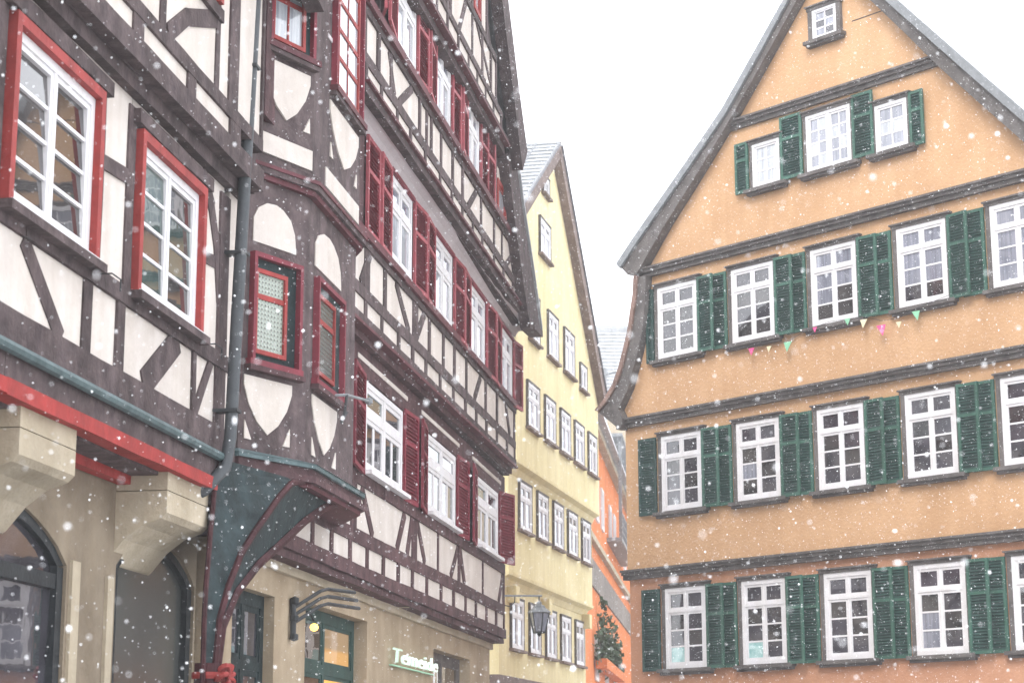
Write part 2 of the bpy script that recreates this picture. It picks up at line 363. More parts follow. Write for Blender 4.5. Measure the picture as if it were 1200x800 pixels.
def surround(par, x0, x1, z0, z1, off, sw=.085, sill=.1, hood=True):
    MB().box(x0-sw, x0-.002, -off, .02, z0, z1).box(x1+.002, x1+sw, -off, .02, z0, z1).box(x0-sw-.02, x1+sw+.02, -off-.012, .02, z1+.002, z1+.065).box(x0-sw-.04, x1+sw+.04, -off-.05, .02, z1+.065, z1+.092).build('surround', 'grey_trim', par)
    MB().box(x0-.17, x1+.17, -off-.085, .02, z0-.07, z0-.004).box(x0-.13, x1+.13, -off-.04, .02, z0-.12, z0-.07).build('sill', 'grey_trim', par)
rows = ((3.51, 5.02, .0), (6.49, 7.955, .03), (9.47, 10.91, .06))
for r, (z0, z1, bo) in enumerate(rows):
    for c, x in enumerate(CX):
        a, b = x-.52, x+.52
        surround(OH, a, b, z0, z1, bo+.05)
        sp = {0: 'sticker_glass'} if (r == 0 and c in (0, 1)) else None
        pn = ['dark_glass', 'dark_glass', 'old_glass'] if r < 2 else ['old_glass', 'dark_glass']
        if r == 2 and c >= 2: pn = ['net_sky_glass']; sp = {0: 'old_glass', 4: 'old_glass', 5: 'old_glass'} if c == 2 else ({4: 'old_glass', 0: 'dark_glass'} if c == 3 else None)  # upper row: reflected sky and roof are put into the pane colours
        if (r, c) == (0, 3): sp = {0: 'net_sky_glass', 1: 'net_sky_glass'}
        if (r, c) == (1, 1): sp = {1: 'net_sky_glass', 0: 'old_glass'}
        if (r, c) == (1, 4): sp = {4: 'net_sky_glass', 5: 'net_sky_glass', 6: 'net_sky_glass'}
        window(OH, a, b, z0, z1, bo+.045, fw=.075, sash=.045, mull=.02, tr=.71, trw=.05, halves=2, up=(1, 1), lo=(1, 3), mw=.03, panes=pn, special=sp)
        # shutters folded back: the right leaf lies over the next window's left leaf
        if c == 0: shutter(OH, a-.60 if r < 2 else a-.30, a-.13 if r < 2 else a-.10, z0-.03, z1+.01, bo+.075, 'green_paint', 'green_paint', ang=.0, hinge='r')
        else: shutter(OH, a-.115-.47, a-.115, z0-.03, z1+.01, bo+.075, 'green_paint', 'green_edge', ang=random.uniform(-.02, .02), hinge='r')
        shutter(OH, b+.075, b+.075+.43+random.uniform(-.001, .001)*0, z0-.03, z1+.01, bo+.125, 'green_paint', 'green_edge', ang=random.choice((.0, .03, .10, .05, .16)), hinge='l')
# gable windows
for (a, b, z0, z1, cols) in ((3.57, 4.24, 12.36, 13.23, 2), (4.89, 5.92, 12.36, 13.46, 4), (6.47, 7.17, 12.36, 13.25, 2)):
    surround(OH, a, b, z0, z1, .165, sw=.06)
    window(OH, a, b, z0, z1, .16, fw=.06, sash=.04, mull=.05, halves=2 if cols == 4 else 1, lo=(2, 4 if cols == 4 else 3), mw=.03, panes='curtain_glass' if cols == 2 and a < 4 else ['net_sky_glass', 'curtain_glass', 'net_sky_glass'])
for (a, b, z0, z1) in ((3.15, 3.48, 12.33, 13.33), (4.28, 4.80, 12.36, 13.58), (5.97, 6.44, 12.38, 13.58), (7.23, 7.53, 12.31, 13.31)):
    shutter(OH, a, b, z0, z1, .19, 'green_paint', 'green_edge', hinge='l')
surround(OH, 5.13, 5.69, 14.88, 15.47, .165, sw=.10); window(OH, 5.13, 5.69, 14.88, 15.47, .16, fw=.045, sash=.03, halves=1, lo=(2, 3), panes=['net_sky_glass', 'dark_glass'])
MB().box(6.0, 6.75, -.097, -.08, 15.02, 15.035).build('tie_rod', 'iron', OH)
MB().box(3.55, 4.1, -.1, -.09, 11.0, 11.02).build('cable_clip', 'iron', OH) if False else None

# pennants under the upper windows
BU = obj('bunting', None, None, OH.location, OH.rotation_euler); tag(BU, 'string of pink, green and cream paper pennants under the orange gable windows', 'bunting')
line = [(2.9, 9.33), (3.46, 9.26), (3.89, 9.22), (4.34, 9.22), (4.7, 9.33), (5.3, 9.42), (6.08, 9.38), (6.45, 9.24), (6.83, 9.22), (7.2, 9.33), (7.9, 9.44)]
MB().tube([(x, -.20, z+.07) for x, z in line], .004, 5).build('string', 'iron', BU)
for (x, z, m_, s) in ((3.46, 9.24, 'pink', .10), (3.89, 9.22, 'cream_cloth', .08), (4.34, 9.2, 'light_green', .13), (4.98, 9.4, 'pink', .07), (5.72, 9.42, 'light_green', .09), (6.08, 9.33, 'cream_cloth', .11), (6.45, 9.15, 'pink', .14), (6.83, 9.18, 'cream_cloth', .08), (7.2, 9.28, 'light_green', .12)):
    t = random.uniform(-.3, .3); s *= .8
    MB().poly([(x+t*s, z-s), (x+s*.9, z+s*.7), (x-s*.9, z+s*.75)], -.215, -.207).build('pennant', m_, BU)

# ================================================================ HALF-TIMBERED HOUSE WITH CRIMSON SHUTTERS
UB = (.150226, .988652)
TH = house('half_timbered_house', -.1681, 36.2509, UB, 'tall half-timbered gable house with crimson shutters and a bay window')
C0 = -.08
MB().box(-17.15, -.03, .38, 9, 0, 3.95).build('wall', 'sandstone', TH) if False else None
MB().box(-17.15, 0, -C0, 9, 3.96, 7.0).build('wall', 'dark_timber', TH)
MB().box(-16.8, .02, -.19+.08, 9, 7.0, 9.75).build('wall', 'dark_timber', TH)
MID = -8.6
def mir(P): return [(2*MID-x, z) for x, z in P]
gr = [(-.45, 9.75), (-2.6, 11.86), (-4.67, 14.4), (MID, 18.2)]
MB().poly([mir(gr)[0]] + gr[:1] + gr[1:] + mir(gr)[1:-1][::-1], -.37, 9).build('wall', 'dark_timber', TH)
# ---- band builder
def band(par, z0, z1, posts, off, sl=0, uo=-12, w=.14, mat='dark_timber', pan=True):
    posts = sorted(posts, key=lambda q: q[0] if isinstance(q, tuple) else q)
    for x in posts:
        ww = w
        if isinstance(x, tuple): x, ww = x
        d = sl*(x-uo); timber(par, x, z0+d-.01, x, z1+d+.01, ww, off+.022, mat)
    xs = [x[0] if isinstance(x, tuple) else x for x in posts]
    if pan:
        for a, b in zip(xs, xs[1:]): panel(par, a+.004, b-.004, z0, z1, off, sl, uo)
def rail(par, x0, x1, z0, z1, off, sl=0, uo=-12, mat='dark_timber', name='rail', thick=.12):
    n = max(1, int((x1-x0)/4.5)); cuts = [x0+(x1-x0)*i/n for i in range(n+1)]
    for a, b in zip(cuts, cuts[1:]):
        timber(par, a, (z0+z1)/2+sl*(a-uo), b-.004, (z0+z1)/2+sl*(b-uo), z1-z0, off, mat, thick, name, jit=.006)
def brace(par, x1, z1, x2, z2, off, w=.16, sl=0, uo=-12, mat='dark_timber'):
    timber(par, x1, z1+sl*(x1-uo), x2, z2+sl*(x2-uo), w, off+.016, mat, name='brace')
XL = -15.6
# ---- first floor
pm = 'plum_timber'
rail(TH, XL, .04, 3.99, 4.155, .05, mat=pm, name='sill_beam'); rail(TH, XL, .03, 3.90, 3.985, .0, mat=pm, name='sill_beam', thick=.3)
band(TH, 4.155, 4.42, [-16.1, -15.1, -14.1, -13.2, -12.25, -11.3, -10.34, -9.39, -8.41, -7.35, -6.22, -5.17, -4.06, -3.06, -1.99, -.92, (-.02, .1)], 0, mat=pm)
rail(TH, XL, .03, 4.42, 4.60, .025, mat=pm)
band(TH, 4.60, 5.17, [(-15.9, .2), -14.1, (-12.1, .26), (-8.29, .34), (-6.49, .07), (-4.68, .16), (-2.37, .07), (-.06, .16)], 0, mat=pm)
for q in ((-11.66, 5.17, -10.99, 4.6), (-8.96, 5.17, -9.49, 4.6), (-8.1, 5.17, -7.48, 4.6), (-8.45, 5.17, -8.8, 4.6), (-4.72, 5.17, -5.42, 4.6), (-4.62, 5.17, -4.16, 4.6), (-.1, 5.17, -.63, 4.6), (-13.0, 5.17, -13.6, 4.6)): brace(TH, *q, 0, .17, mat=pm)
rail(TH, XL, .03, 5.17, 5.345, .03, mat=pm)
rail(TH, XL, .03, 6.58, 6.96, .028, mat=pm, name='head_beam')
F1W = ((-11.53, -9.23), (-7.40, -5.08), (-3.0, -.75))
for (a, b) in F1W:
    MB().box(a-.55, b+.25, -.040, 0, 6.755, 6.815).build('plaster_strip', 'cream_plaster', TH)
    MB().box(a-.10, b+.10, -.13, 0, 5.335, 5.385).build('sill', 'white_paint', TH)
    window(TH, a, b, 5.385, 6.56, .02, fw=.075, sash=.06, mull=.12, tr=.64, trw=.10, halves=2, up=(1, 1), lo=(2, 1), mw=.11,
           panes=['old_glass', 'dark_glass', 'teal_glass', 'dark_glass'], special={5: 'warm_sticker'} if False else None, thick=.08)
for a, b in ((-17.1, -11.62), (-9.14, -7.49), (-4.99, -3.09), (-.66, 0.0)):
    MB().box(a, b, -.012, .07, 5.345, 6.58).build('timber', pm, TH)
for (a, b, an, hg) in ((-12.62, -11.62, .10, 'r'), (-9.16, -8.36, .05, 'l'), (-8.34, -7.48, .12, 'r'), (-4.98, -4.12, .05, 'l'), (-4.06, -3.08, .12, 'r'), (-.68, -.02, .28, 'l')):
    shutter(TH, a, b, 5.32, 6.62, .045, 'crimson_paint', 'crimson_paint', ang=an, hinge=hg)
shutter(TH, .03, .75, 5.22, 6.62, .0, 'crimson_paint', 'crimson_paint', ang=-.35, hinge='l')
# ---- second floor (jettied)
s2, o2 = .01, .19
rail(TH, XL, .22, 6.93, 7.03, o2-.06, s2, mat=pm, name='jetty_beam', thick=.3); rail(TH, XL, .22, 7.03, 7.075, o2+.06, s2, mat='wine_paint', name='moulding', thick=.2); rail(TH, XL, .22, 7.075, 7.19, o2+.03, s2, name='jetty_beam', thick=.2)
band(TH, 7.19, 7.40, [-16.4, -15.4, -14.4, -13.4, -12.4, -11.45, -10.42, -9.47, -8.5, -7.39, -6.29, -5.22, -4.17, -3.15, -2.01, -.85, (.10, .1)], o2, s2)
rail(TH, XL, .20, 7.40, 7.55, o2+.025, s2)
band(TH, 7.55, 8.07, [-15.4, -14.2, (-13.3, .2), (-12.35, .28), (-11.3, .17), (-9.3, .34), (-8.25, .17), -7.15, -6.22, -5.12, -3.23, -2.0, (.06, .16)], o2, s2)
for q in ((-10.62, 8.07, -9.68, 7.55), (-8.62, 8.07, -9.25, 7.55), (-3.70, 8.07, -4.36, 7.55), (-1.0, 8.07, -.5, 7.55), (-12.2, 8.07, -12.7, 7.55), (-13.4, 8.07, -14.0, 7.55)): brace(TH, *q, o2, .16, s2)
rail(TH, XL, .2, 8.07, 8.16, o2+.03, s2); rail(TH, XL, .22, 8.16, 8.26, o2+.08, s2, mat='wine_paint', name='sill_rail')
F2W = ((-11.05, -9.62), (-7.96, -6.48), (-4.86, -3.36), (-1.62, -.25))
for (a, b) in F2W:
    window(TH, a, b, 8.31, 9.50, o2+.02, fw=.08, sash=.06, mull=.09, tr=.66, trw=.09, halves=2, up=(1, 1), lo=(1, 1), panes=['curtain_glass', 'net_sky_glass'], thick=.08)
    MB().box(a-.05, b+.05, -o2-.06, -o2+.05, 9.505, 9.56).build('lintel', 'crimson_paint', TH)
for a, b in ((-17.1, -11.15), (-9.53, -8.05), (-6.39, -4.95), (-3.27, -1.71), (-.16, .0)):
    MB().box(a, b, -o2-.0, -o2+.07, 8.27, 9.56).build('timber', pm, TH)
for (a, b, an, hg) in ((-12.55, -11.85, .0, 'r'), (-11.82, -11.10, .04, 'r'), (-9.57, -8.82, .05, 'l'), (-8.78, -8.02, .05, 'r'), (-6.42, -5.68, .05, 'l'), (-5.66, -4.92, .05, 'r'), (-3.31, -2.5, .05, 'l'), (-2.46, -1.68, .05, 'r'), (-.2, .42, .12, 'l')):
    shutter(TH, a, b, 8.27, 9.54, o2+.06, 'crimson_paint', 'crimson_edge', ang=an, hinge=hg)
# cove up to the gable jetty
cv = MB(); prof = [(.10, 9.53), (.205, 9.535), (.225, 9.58), (.27, 9.64), (.34, 9.685), (.43, 9.705), (.47, 9.71), (.47, 9.76), (.10, 9.76)]
for x in (XL, .2):
    for o, z in prof: cv.v.append((x, -o, z+.012*(x+12)))
n = len(prof)
for i in range(n): j = (i+1) % n; cv.f.append((i, j, n+j, n+i))
cv.f += [tuple(range(n-1, -1, -1)), tuple(range(n, 2*n))]
cv.build('cove', 'cove_plaster', TH)
# ---- gable floor
s3, o3, u3 = .015, .45, -13
rail(TH, -13.85, .25, 9.655, 9.77, o3+.05, s3, u3, name='jetty_beam', thick=.12); rail(TH, -13.85, .25, 9.77, 9.81, o3+.10, s3, u3, mat='wine_paint', name='moulding', thick=.2); rail(TH, -13.85, .2, 9.81, 9.875, o3+.06, s3, u3, name='jetty_beam', thick=.2)
band(TH, 9.87, 10.06, [-13.66, -12.81, -11.84, -11.0, -9.97, -8.85, -7.9, -7.0, -6.04, -5.14, -3.93, -2.9, -1.81, (-.8, .1)], o3, s3, u3, w=.12)
rail(TH, -13.85, -.5, 10.06, 10.21, o3+.025, s3, u3)
band(TH, 10.21, 10.69, [-13.8, (-13.03, .16), (-12.25, .12), (-10.4, .12), (-9.88, .12), (-9.55, .10), (-8.78, .12), (-7.86, .12), (-7.0, .12), (-5.26, .12), (-3.93, .12), (-3.05, .12), (-1.3, .12)], o3, s3, u3)
for q in ((-10.9, 10.69, -11.75, 10.21), (-5.7, 10.69, -6.5, 10.21), (-1.75, 10.6, -2.6, 10.21), (-12.4, 10.69, -12.0, 10.21)): brace(TH, *q, o3, .13, s3, u3)
rail(TH, -13.85, -1.0, 10.69, 10.79, o3+.03, s3, u3); rail(TH, -13.85, -1.0, 10.79, 10.90, o3+.09, s3, u3, mat='wine_paint', name='sill_rail')
F3W = ((-12.05, -10.72), (-9.30, -8.1), (-6.66, -5.52))
for (a, b) in F3W:
    window(TH, a, b, 10.95, 12.10, o3+.02, fw=.08, sash=.06, mull=.09, tr=.66, trw=.09, halves=2, panes=['curtain_glass', 'net_sky_glass'], thick=.08)
for a, b in ((-13.8, -12.15), (-10.63, -9.39), (-8.01, -6.75), (-5.43, -4.1), (-2.5, -1.9)):
    MB().box(a, b, -o3, -o3+.07, 10.92, 12.3).build('timber', 'dark_timber', TH)
for (a, b, an, hg) in ((-13.3, -12.95, .35, 'r'), (-12.88, -12.08, .1, 'r'), (-10.70, -10.1, .05, 'l'), (-10.06, -9.34, .08, 'r'), (-8.06, -7.5, .05, 'l'), (-7.44, -6.70, .08, 'r'), (-5.48, -4.9, .05, 'l'), (-4.86, -4.2, .05, 'l')):
    shutter(TH, a, b, 10.93, 12.15, o3+.06, 'crimson_paint', 'crimson_edge', ang=an, hinge=hg)
panel(TH, -4.1, -1.9, 10.92, 11.9, o3)
window(TH, -3.62, -2.70, 11.05, 11.66, o3+.04, fw=.09, sash=.04, halves=1, lo=(1, 1), frame='red_paint', panes='curtain_glass')
timber(TH, -3.7, 10.95, -2.6, 10.99, .12, o3+.08, name='sill')
timber(TH, -3.8, 10.92, -3.8, 12.0, .14, o3+.03); timber(TH, -2.5, 10.92, -2.5, 11.6, .12, o3+.03)
# ---- top of the gable
o4 = .65
rail(TH, -13.0, -3.6, 11.85, 11.98, o4-.05, .03, -11, name='jetty_beam', thick=.3); rail(TH, -13, -3.6, 11.98, 12.02, o4+.05, .03, -11, mat='wine_paint', name='moulding', thick=.3); rail(TH, -13.0, -3.6, 12.02, 12.12, o4+.02, .03, -11, name='jetty_beam', thick=.3)
MB().poly([(-13.2, 12.05), (-3.7, 12.05), (-5.9, 14.4), (MID, 17.6), (-11.3, 14.4)], -o4+.05, -.3).build('wall', 'dark_timber', TH)
band(TH, 12.12, 12.34, [-12.0, -11.0, -10.2, -9.4, -8.5, -7.6, -6.8, -6.0, -5.2, -4.4], o4, .02, -11, w=.10)
rail(TH, -13, -4.3, 12.34, 12.45, o4+.025, .02, -11)
band(TH, 12.45, 13.12, [-11.5, -10.4, -9.2, (-7.28, .12), (-6.33, .12), (-5.5, .12), (-4.95, .1)], o4, .02, -11)
brace(TH, -7.86, 13.12, -8.45, 12.45, o4, .13, .02, -11); brace(TH, -10.0, 12.9, -9.3, 12.45, o4, .13, .02, -11); brace(TH, -7.0, 13.2, -5.6, 12.6, o4, .10, .02, -11)
rail(TH, -13.0, -5.0, 13.12, 13.24, o4+.03, .02, -11)
band(TH, 13.24, 14.3, [-10.8, -9.6, -8.6, -7.3, -6.5, -5.9], o4, .02, -11)
window(TH, -7.2, -6.6, 13.35, 14.1, o4+.04, fw=.08, sash=.04, halves=1, lo=(1, 2), frame='red_paint', panes='curtain_glass')
# ---- roof and verges
for sg in (0, 1):
    fl = (lambda P: mir(P)) if sg else (lambda P: P)
    def vb(P, y0, y1, name, mat):
        MB().poly(fl(P) if sg else P, y0, y1).build(name, mat, TH)
    low = [(.62, 9.86), (-.55, 10.82), (-1.75, 11.66), (-2.75, 12.62)]
    lin = [(-3.45, 12.05), (-2.6, 11.1), (-1.55, 10.2), (-.75, 9.62)]
    vb((low+lin)[::-1] if not sg else (low+lin)[::-1], -.63, -.44, 'verge_board', 'dark_timber')
    upb = [(-2.35, 12.52), (-3.45, 13.42), (-4.62, 14.55), (MID, 18.6)]
    uin = [(MID, 17.9), (-5.15, 14.1), (-4.0, 13.0), (-2.95, 11.98)]
    vb((upb+uin)[::-1], -.82, -.62, 'verge_board', 'dark_timber')
    vb([(.75, 9.78), (.72, 9.90), (-.4, 9.80), (-.4, 9.68)], -.66, -.40, 'eave_board', 'dark_timber')
    ol = [(.70, 9.90), (-.50, 10.88), (-1.70, 11.72), (-2.70, 12.68), (-4.62, 14.62), (MID, 18.66)]
    sk = MB(); n = len(ol)
    for y, k in ((-.66, 0), (9.2, 0)):
        for x, z in fl(ol): sk.v.append((x, y, z))
        for x, z in fl(ol): sk.v.append((x, y, z+.10))
    for i in range(n-1): sk.f += [(n+i, n+i+1, 3*n+i+1, 3*n+i), (i, 2*n+i, 2*n+i+1, i+1), (i, i+1, n+i+1, n+i), (2*n+i, 3*n+i, 3*n+i+1, 2*n+i+1)]
    sk.f += [(0, n, 3*n, 2*n)]
    sk.build('roof', 'snowy_tile', TH)
# ---- ground floor with shop windows
og = -.25
holes = [(-16.3, -14.7, 0, 3.52), (-13.35, -10.1, .6, 3.58), (-5.45, -2.15, .6, 3.5), (-8.7, -6.2, 0, 2.62)]
wall_grid((-16.75, -.05), (0, 3.93), holes, -og, -og+.42).build('wall', 'sandstone', TH)
MB().box(-17.6, -.05, .66, 9, 0, 3.95).build('wall', 'shop_glass', TH) if False else MB().box(-16.7, -.05, 2.6, 9, 0, 3.95).build('wall', 'dark_timber', TH)
MB().box(-16.75, .0, .05, 2.7, 3.905, 3.955).build('soffit', 'pale_stone', TH)
rail(TH, -15.3, .0, 3.80, 3.905, og+.06, mat='pale_stone', name='cornice', thick=.2)
window(TH, -13.35, -10.1, .6, 3.58, og-.18, fw=.14, sash=.05, mull=.10, tr=.76, trw=.12, halves=2, up=(1, 1), lo=(1, 1), frame='green_paint', panes='shop_glass', thick=.1, special={2: 'warm_room', 3: 'tan_room'})
window(TH, -5.45, -2.15, .6, 3.5, og-.18, fw=.14, sash=.04, mull=.10, tr=.78, trw=.1, halves=2, up=(1, 1), lo=(1, 1), frame='grey_trim', panes='shop_glass', thick=.1)
window(TH, -16.3, -14.7, .0, 3.52, og-.12, fw=.14, sash=.06, mull=.1, tr=.78, trw=.1, halves=2, frame='teal_paint', panes='dark_glass', thick=.1, name='door')
window(TH, -8.7, -6.2, .0, 2.62, og-.25, fw=.12, sash=.06, mull=.1, halves=2, frame='grey_trim', panes='shop_glass', thick=.1, name='door')

# ---- bay window (oriel): canted side towards the square, front parallel to the facade
PA, PB, PC, PD = (-17.1, .0), (-16.13, .43), (-13.95, .43), (-13.0, .0)
OR = MB()
def plan(z, grow=0.0, foot=None):
    return [(PA[0]-grow*.6, -PA[1]+.3, z), (PA[0]-grow*.6, -PA[1]-grow*.3, z), (PB[0]-grow*.4, -PB[1]-grow, z), (PC[0]+grow*.4, -PC[1]-grow, z), (PD[0]+grow*.6, -PD[1]-grow*.3, z), (PD[0]+grow*.6, .3, z)]
def prism(mb, z0, z1, grow, g2=None):
    a = plan(z0, grow); b = plan(z1, grow if g2 is None else g2); n = len(a)
    mb.raw(a+b, [tuple(range(n-1, -1, -1)), tuple(range(n, 2*n))] + [(i, (i+1) % n, n+(i+1) % n, n+i) for i in range(n)]); return mb
prism(OR, 4.7, 7.70, 0); prism(OR, 7.72, 12.2, .03)
orl = OR.build('oriel', 'dark_timber', TH); orl['label'] = 'three-sided bay window with shield-shaped plaster panels'
for z0, z1, gw, mt in ((7.64, 7.70, .07, 'wine_paint'), (7.70, 7.76, .11, 'dark_timber'), (7.76, 7.80, .13, 'wine_paint'), (7.80, 7.86, .09, 'dark_timber'), (4.70, 4.745, .14, 'teal_metal')):
    prism(MB(), z0, z1, gw).build('moulding' if z0 > 5 else 'flashing', mt, orl)
prism(MB(), 4.745, 4.79, .15, .0).build('flashing', 'teal_metal', orl)
MB().raw([(PB[0]+.5, -PB[1]-.155, 4.748), (PC[0]+.05, -PC[1]-.155, 4.748), (PC[0]+.0, -PC[1]-.01, 4.80), (PB[0]+.6, -PB[1]-.01, 4.80)], [(0, 1, 2, 3)]).build('settled_snow', 'snow', orl)
fs = prism(MB(), 4.62, 4.70, .10).build('moulding', 'plum_timber', orl); prism(MB(), 4.55, 4.62, .14).build('moulding', 'plum_timber', orl); prism(MB(), 4.50, 4.55, .09).build('moulding', 'wine_paint', orl)
prism(MB(), 12.2, 12.3, .15).build('moulding', 'dark_timber', orl)
# face-local builder: face k with s along the face
def face_frame(P, Q):
    d = Vector((Q[0]-P[0], -(Q[1]-P[1]), 0)); L = d.length; d.normalize(); return Vector((P[0], -P[1], 0)), d, L
def on_face(mb, P, Q):
    o, d, L = face_frame(P, Q); n = Vector((d.y, -d.x, 0))     # outward
    mb.v = [tuple(o + d*x + Vector((0, 0, z)) - n*y) for x, y, z in mb.v]; return mb
shield = lambda a, b, zt, zb, dz=0.0: [(a, zt), (a+.0, zt-(zt-zb)*.18), (a+(b-a)*.10, zt-(zt-zb)*.5), (a+(b-a)*.28, zt-(zt-zb)*.8), ((a+b)/2, zb), (b-(b-a)*.28, zt-(zt-zb)*.8), (b-(b-a)*.10, zt-(zt-zb)*.5), (b, zt-(zt-zb)*.18), (b, zt+dz)]
archp = lambda a, b, zb, zt: [(a, zb), (b, zb), (b-(b-a)*.04, zb+(zt-zb)*.45), (b-(b-a)*.14, zb+(zt-zb)*.75), (b-(b-a)*.32, zb+(zt-zb)*.93), (a+(b-a)*.52, zt), (a+(b-a)*.30, zb+(zt-zb)*.97), (a+(b-a)*.10, zb+(zt-zb)*.8), (a+(b-a)*.0, zb+(zt-zb)*.55)]
quad = lambda a, b, c, d: [(a, c), (b, c), (b, d), (a, d)]
def fpanel(P, Q, pts, mat='cream_plaster', y0=-.012, y1=.05, name='plaster_panel'):
    return on_face(MB().poly(pts, y0, y1), P, Q).build(name, mat, orl)
def fwin(P, Q, s0, s1, z0, z1, cols, rows_, panes, frame='red_paint', transom=None, outer=.07, y=-.04):
    m = MB(); fw = .045
    m.box(s0, s0+fw, y, .03, z0, z1).box(s1-fw, s1, y, .03, z0, z1).box(s0+fw, s1-fw, y, .03, z0, z0+fw).box(s0+fw, s1-fw, y, .03, z1-fw, z1)
    A, B, Cc, D = s0+fw, s1-fw, z0+fw, z1-fw; mw = .025; pw = (B-A-(cols-1)*mw)/cols; zs = []
    cuts = rows_
    for (c, d) in cuts: zs.append((Cc+(D-Cc)*c, Cc+(D-Cc)*d))
    for q in range(1, cols): x = A+q*pw+(q-1)*mw; m.box(x, x+mw, y+.015, .03, Cc, D)
    for (c, d), (e, f) in zip(zs, zs[1:]): m.box(A, B, y+.012, .03, d, e)
    w_ = on_face(m, P, Q).build('window', frame, TH)
    for q in range(cols):
        for (c, d) in zs:
            x = A+q*(pw+mw); on_face(MB().box(x+.001, x+pw-.001, y+.025, .0, c, d), P, Q).build('pane', panes, w_)
    return w_
def rowsn(n, g=.03): return [(i/n+(g/2 if i else 0), (i+1)/n-(g/2 if i < n-1 else 0)) for i in range(n)]
for (P, Q, sw, lo, upx) in ((PA, PB, 1.06, (.14, .84), (.2, .98)), (PB, PC, 2.18, (.26, 1.44), (.66, 2.05))):
    a, b = lo; c, d = upx
    fr = P == PB
    # lower storey
    fpanel(P, Q, archp(a, b, 6.96, 7.42))
    sa, sb = (.06, .82) if not fr else (.24, 1.34)
    fpanel(P, Q, shield(sa, sb, 5.55, 4.98))
    for x, s in ((sa+.02, 1), (sb-.02, -1)):
        t = .11 if not fr else .16
        fpanel(P, Q, [(x, 4.90), (x+t*s, 4.90), (x, 5.09)] if s > 0 else [(x-t, 4.90), (x, 4.90), (x, 5.09)])
    wa, wb = (.11, .90) if not fr else (.24, 1.46)
    # red outer casing, teal board, red sash with leaded glass
    for q in (quad(wa, wa+.045, 5.72, 6.84), quad(wb-.045, wb, 5.72, 6.84), quad(wa+.045, wb-.045, 6.79, 6.84), quad(wa-.03, wb+.03, 5.66, 5.72)): fpanel(P, Q, q, 'crimson_paint', -.07, .02, 'casing')
    fpanel(P, Q, quad(wa+.046, wb-.046, 5.721, 6.789), 'teal_paint', -.006, .02, 'window_board')
    fpanel(P, Q, quad(wa-.05, wb+.05, 5.60, 5.655), 'plum_timber', -.09, .02, 'sill')
    ga, gb = (.16, .68) if not fr else (.36, 1.10)
    fwin(P, Q, ga, gb, 5.79, 6.68, 1, [(0, .66), (.73, 1)], 'roundel_glass' if not fr else 'roundel_dark')
    # upper storey
    fpanel(P, Q, shield(c, d, 8.98, 8.37), y0=-.045)
    ra, rb = (.2, 1.07) if not fr else (.52, 2.16)
    if fr: rb = 2.14
    fpanel(P, Q, quad(ra, rb-.03, 7.93, 8.15), y0=-.045)
    tx = d+.02 if not fr else d-.05
    fpanel(P, Q, [(tx-.12, 8.33), (tx-.01, 8.33), (tx-.02, 8.5)], y0=-.045)
    if fr: fpanel(P, Q, [(c+.05, 8.33), (c+.17, 8.33), (c+.06, 8.5)], y0=-.045)
    ua, ub = (.24, 1.0) if not fr else (.72, 2.08)
    for q in (quad(ua, ua+.045, 9.16, 11.1), quad(ub-.045, ub, 9.16, 11.1)): fpanel(P, Q, q, 'crimson_paint', -.10, .02, 'casing')
    fpanel(P, Q, quad(ua+.046, ub-.046, 9.161, 11.09), 'teal_paint', -.045, .02, 'window_board')
    fpanel(P, Q, quad(ua-.06, ub+.06, 9.09, 9.155), 'wine_paint', -.13, .02, 'sill'); fpanel(P, Q, quad(ua-.06, ub+.06, 9.04, 9.088), 'dark_timber', -.11, .02, 'sill')
    ga, gb = (.28, .84) if not fr else (.86, 1.90)
    fwin(P, Q, ga, gb, 9.2, 11.0, 2, rowsn(4) if not fr else rowsn(5), 'curtain_glass', frame='red_paint', y=-.08)
# carved corbel under the bay: ribs running down to a shaft on the corner
ribR = [(-14.0, .43, 4.56), (-14.6, .425, 4.50), (-15.3, .40, 4.33), (-15.9, .365, 4.12), (-16.57, .33, 3.84), (-17.28, .27, 3.53), (-17.8, .22, 3.22), (-18.14, .20, 2.88), (-18.3, .2, 2.4)]
ribM = [(-16.25, .45, 4.56), (-16.65, .43, 4.45), (-17.0, .40, 4.26), (-17.3, .365, 4.05), (-17.62, .33, 3.83), (-17.9, .29, 3.6), (-18.15, .25, 3.27), (-18.33, .23, 2.95), (-18.42, .22, 2.4)]
ribL = [(-17.95, .05, 4.56), (-18.0, .05, 4.45), (-18.05, .06, 4.26), (-18.12, .07, 4.05), (-18.2, .08, 3.83), (-18.3, .10, 3.6), (-18.42, .12, 3.27), (-18.5, .14, 2.95), (-18.55, .16, 2.4)]
ribB = [(-13.1, .0, 4.56), (-14.2, .0, 4.46), (-15.1, .0, 4.28), (-15.8, .0, 4.05), (-16.5, .0, 3.78), (-17.1, .0, 3.5), (-17.6, .02, 3.2), (-18.0, .04, 2.88), (-18.2, .06, 2.4)]
ribR = [(x, o, z+(.07 if 0 < k else 0)) for k, (x, o, z) in enumerate(ribR)]; ribM = [(x, o, z+(.04 if 0 < k else 0)) for k, (x, o, z) in enumerate(ribM)]; ribB = [(x, o, z+(.10 if 0 < k else 0)) for k, (x, o, z) in enumerate(ribB)]
cb = MB(); ribs = [ribL, ribM, ribR, ribB]; n = len(ribL)
for rb_ in ribs:
    for p in rb_: cb.v.append((p[0], -p[1], p[2]))
for k in range(3):
    for i in range(n-1): cb.f.append((k*n+i, (k+1)*n+i, (k+1)*n+i+1, k*n+i+1)[::-1])
cb.f.append((0, n, 2*n, 3*n)); cb.f.append((n-1, 4*n-1, 3*n-1, 2*n-1)); cb.f += [(3*n+i, i, i+1, 3*n+i+1)[::-1] for i in range(n-1)]
cbo = cb.build('corbel', 'teal_paint', orl)
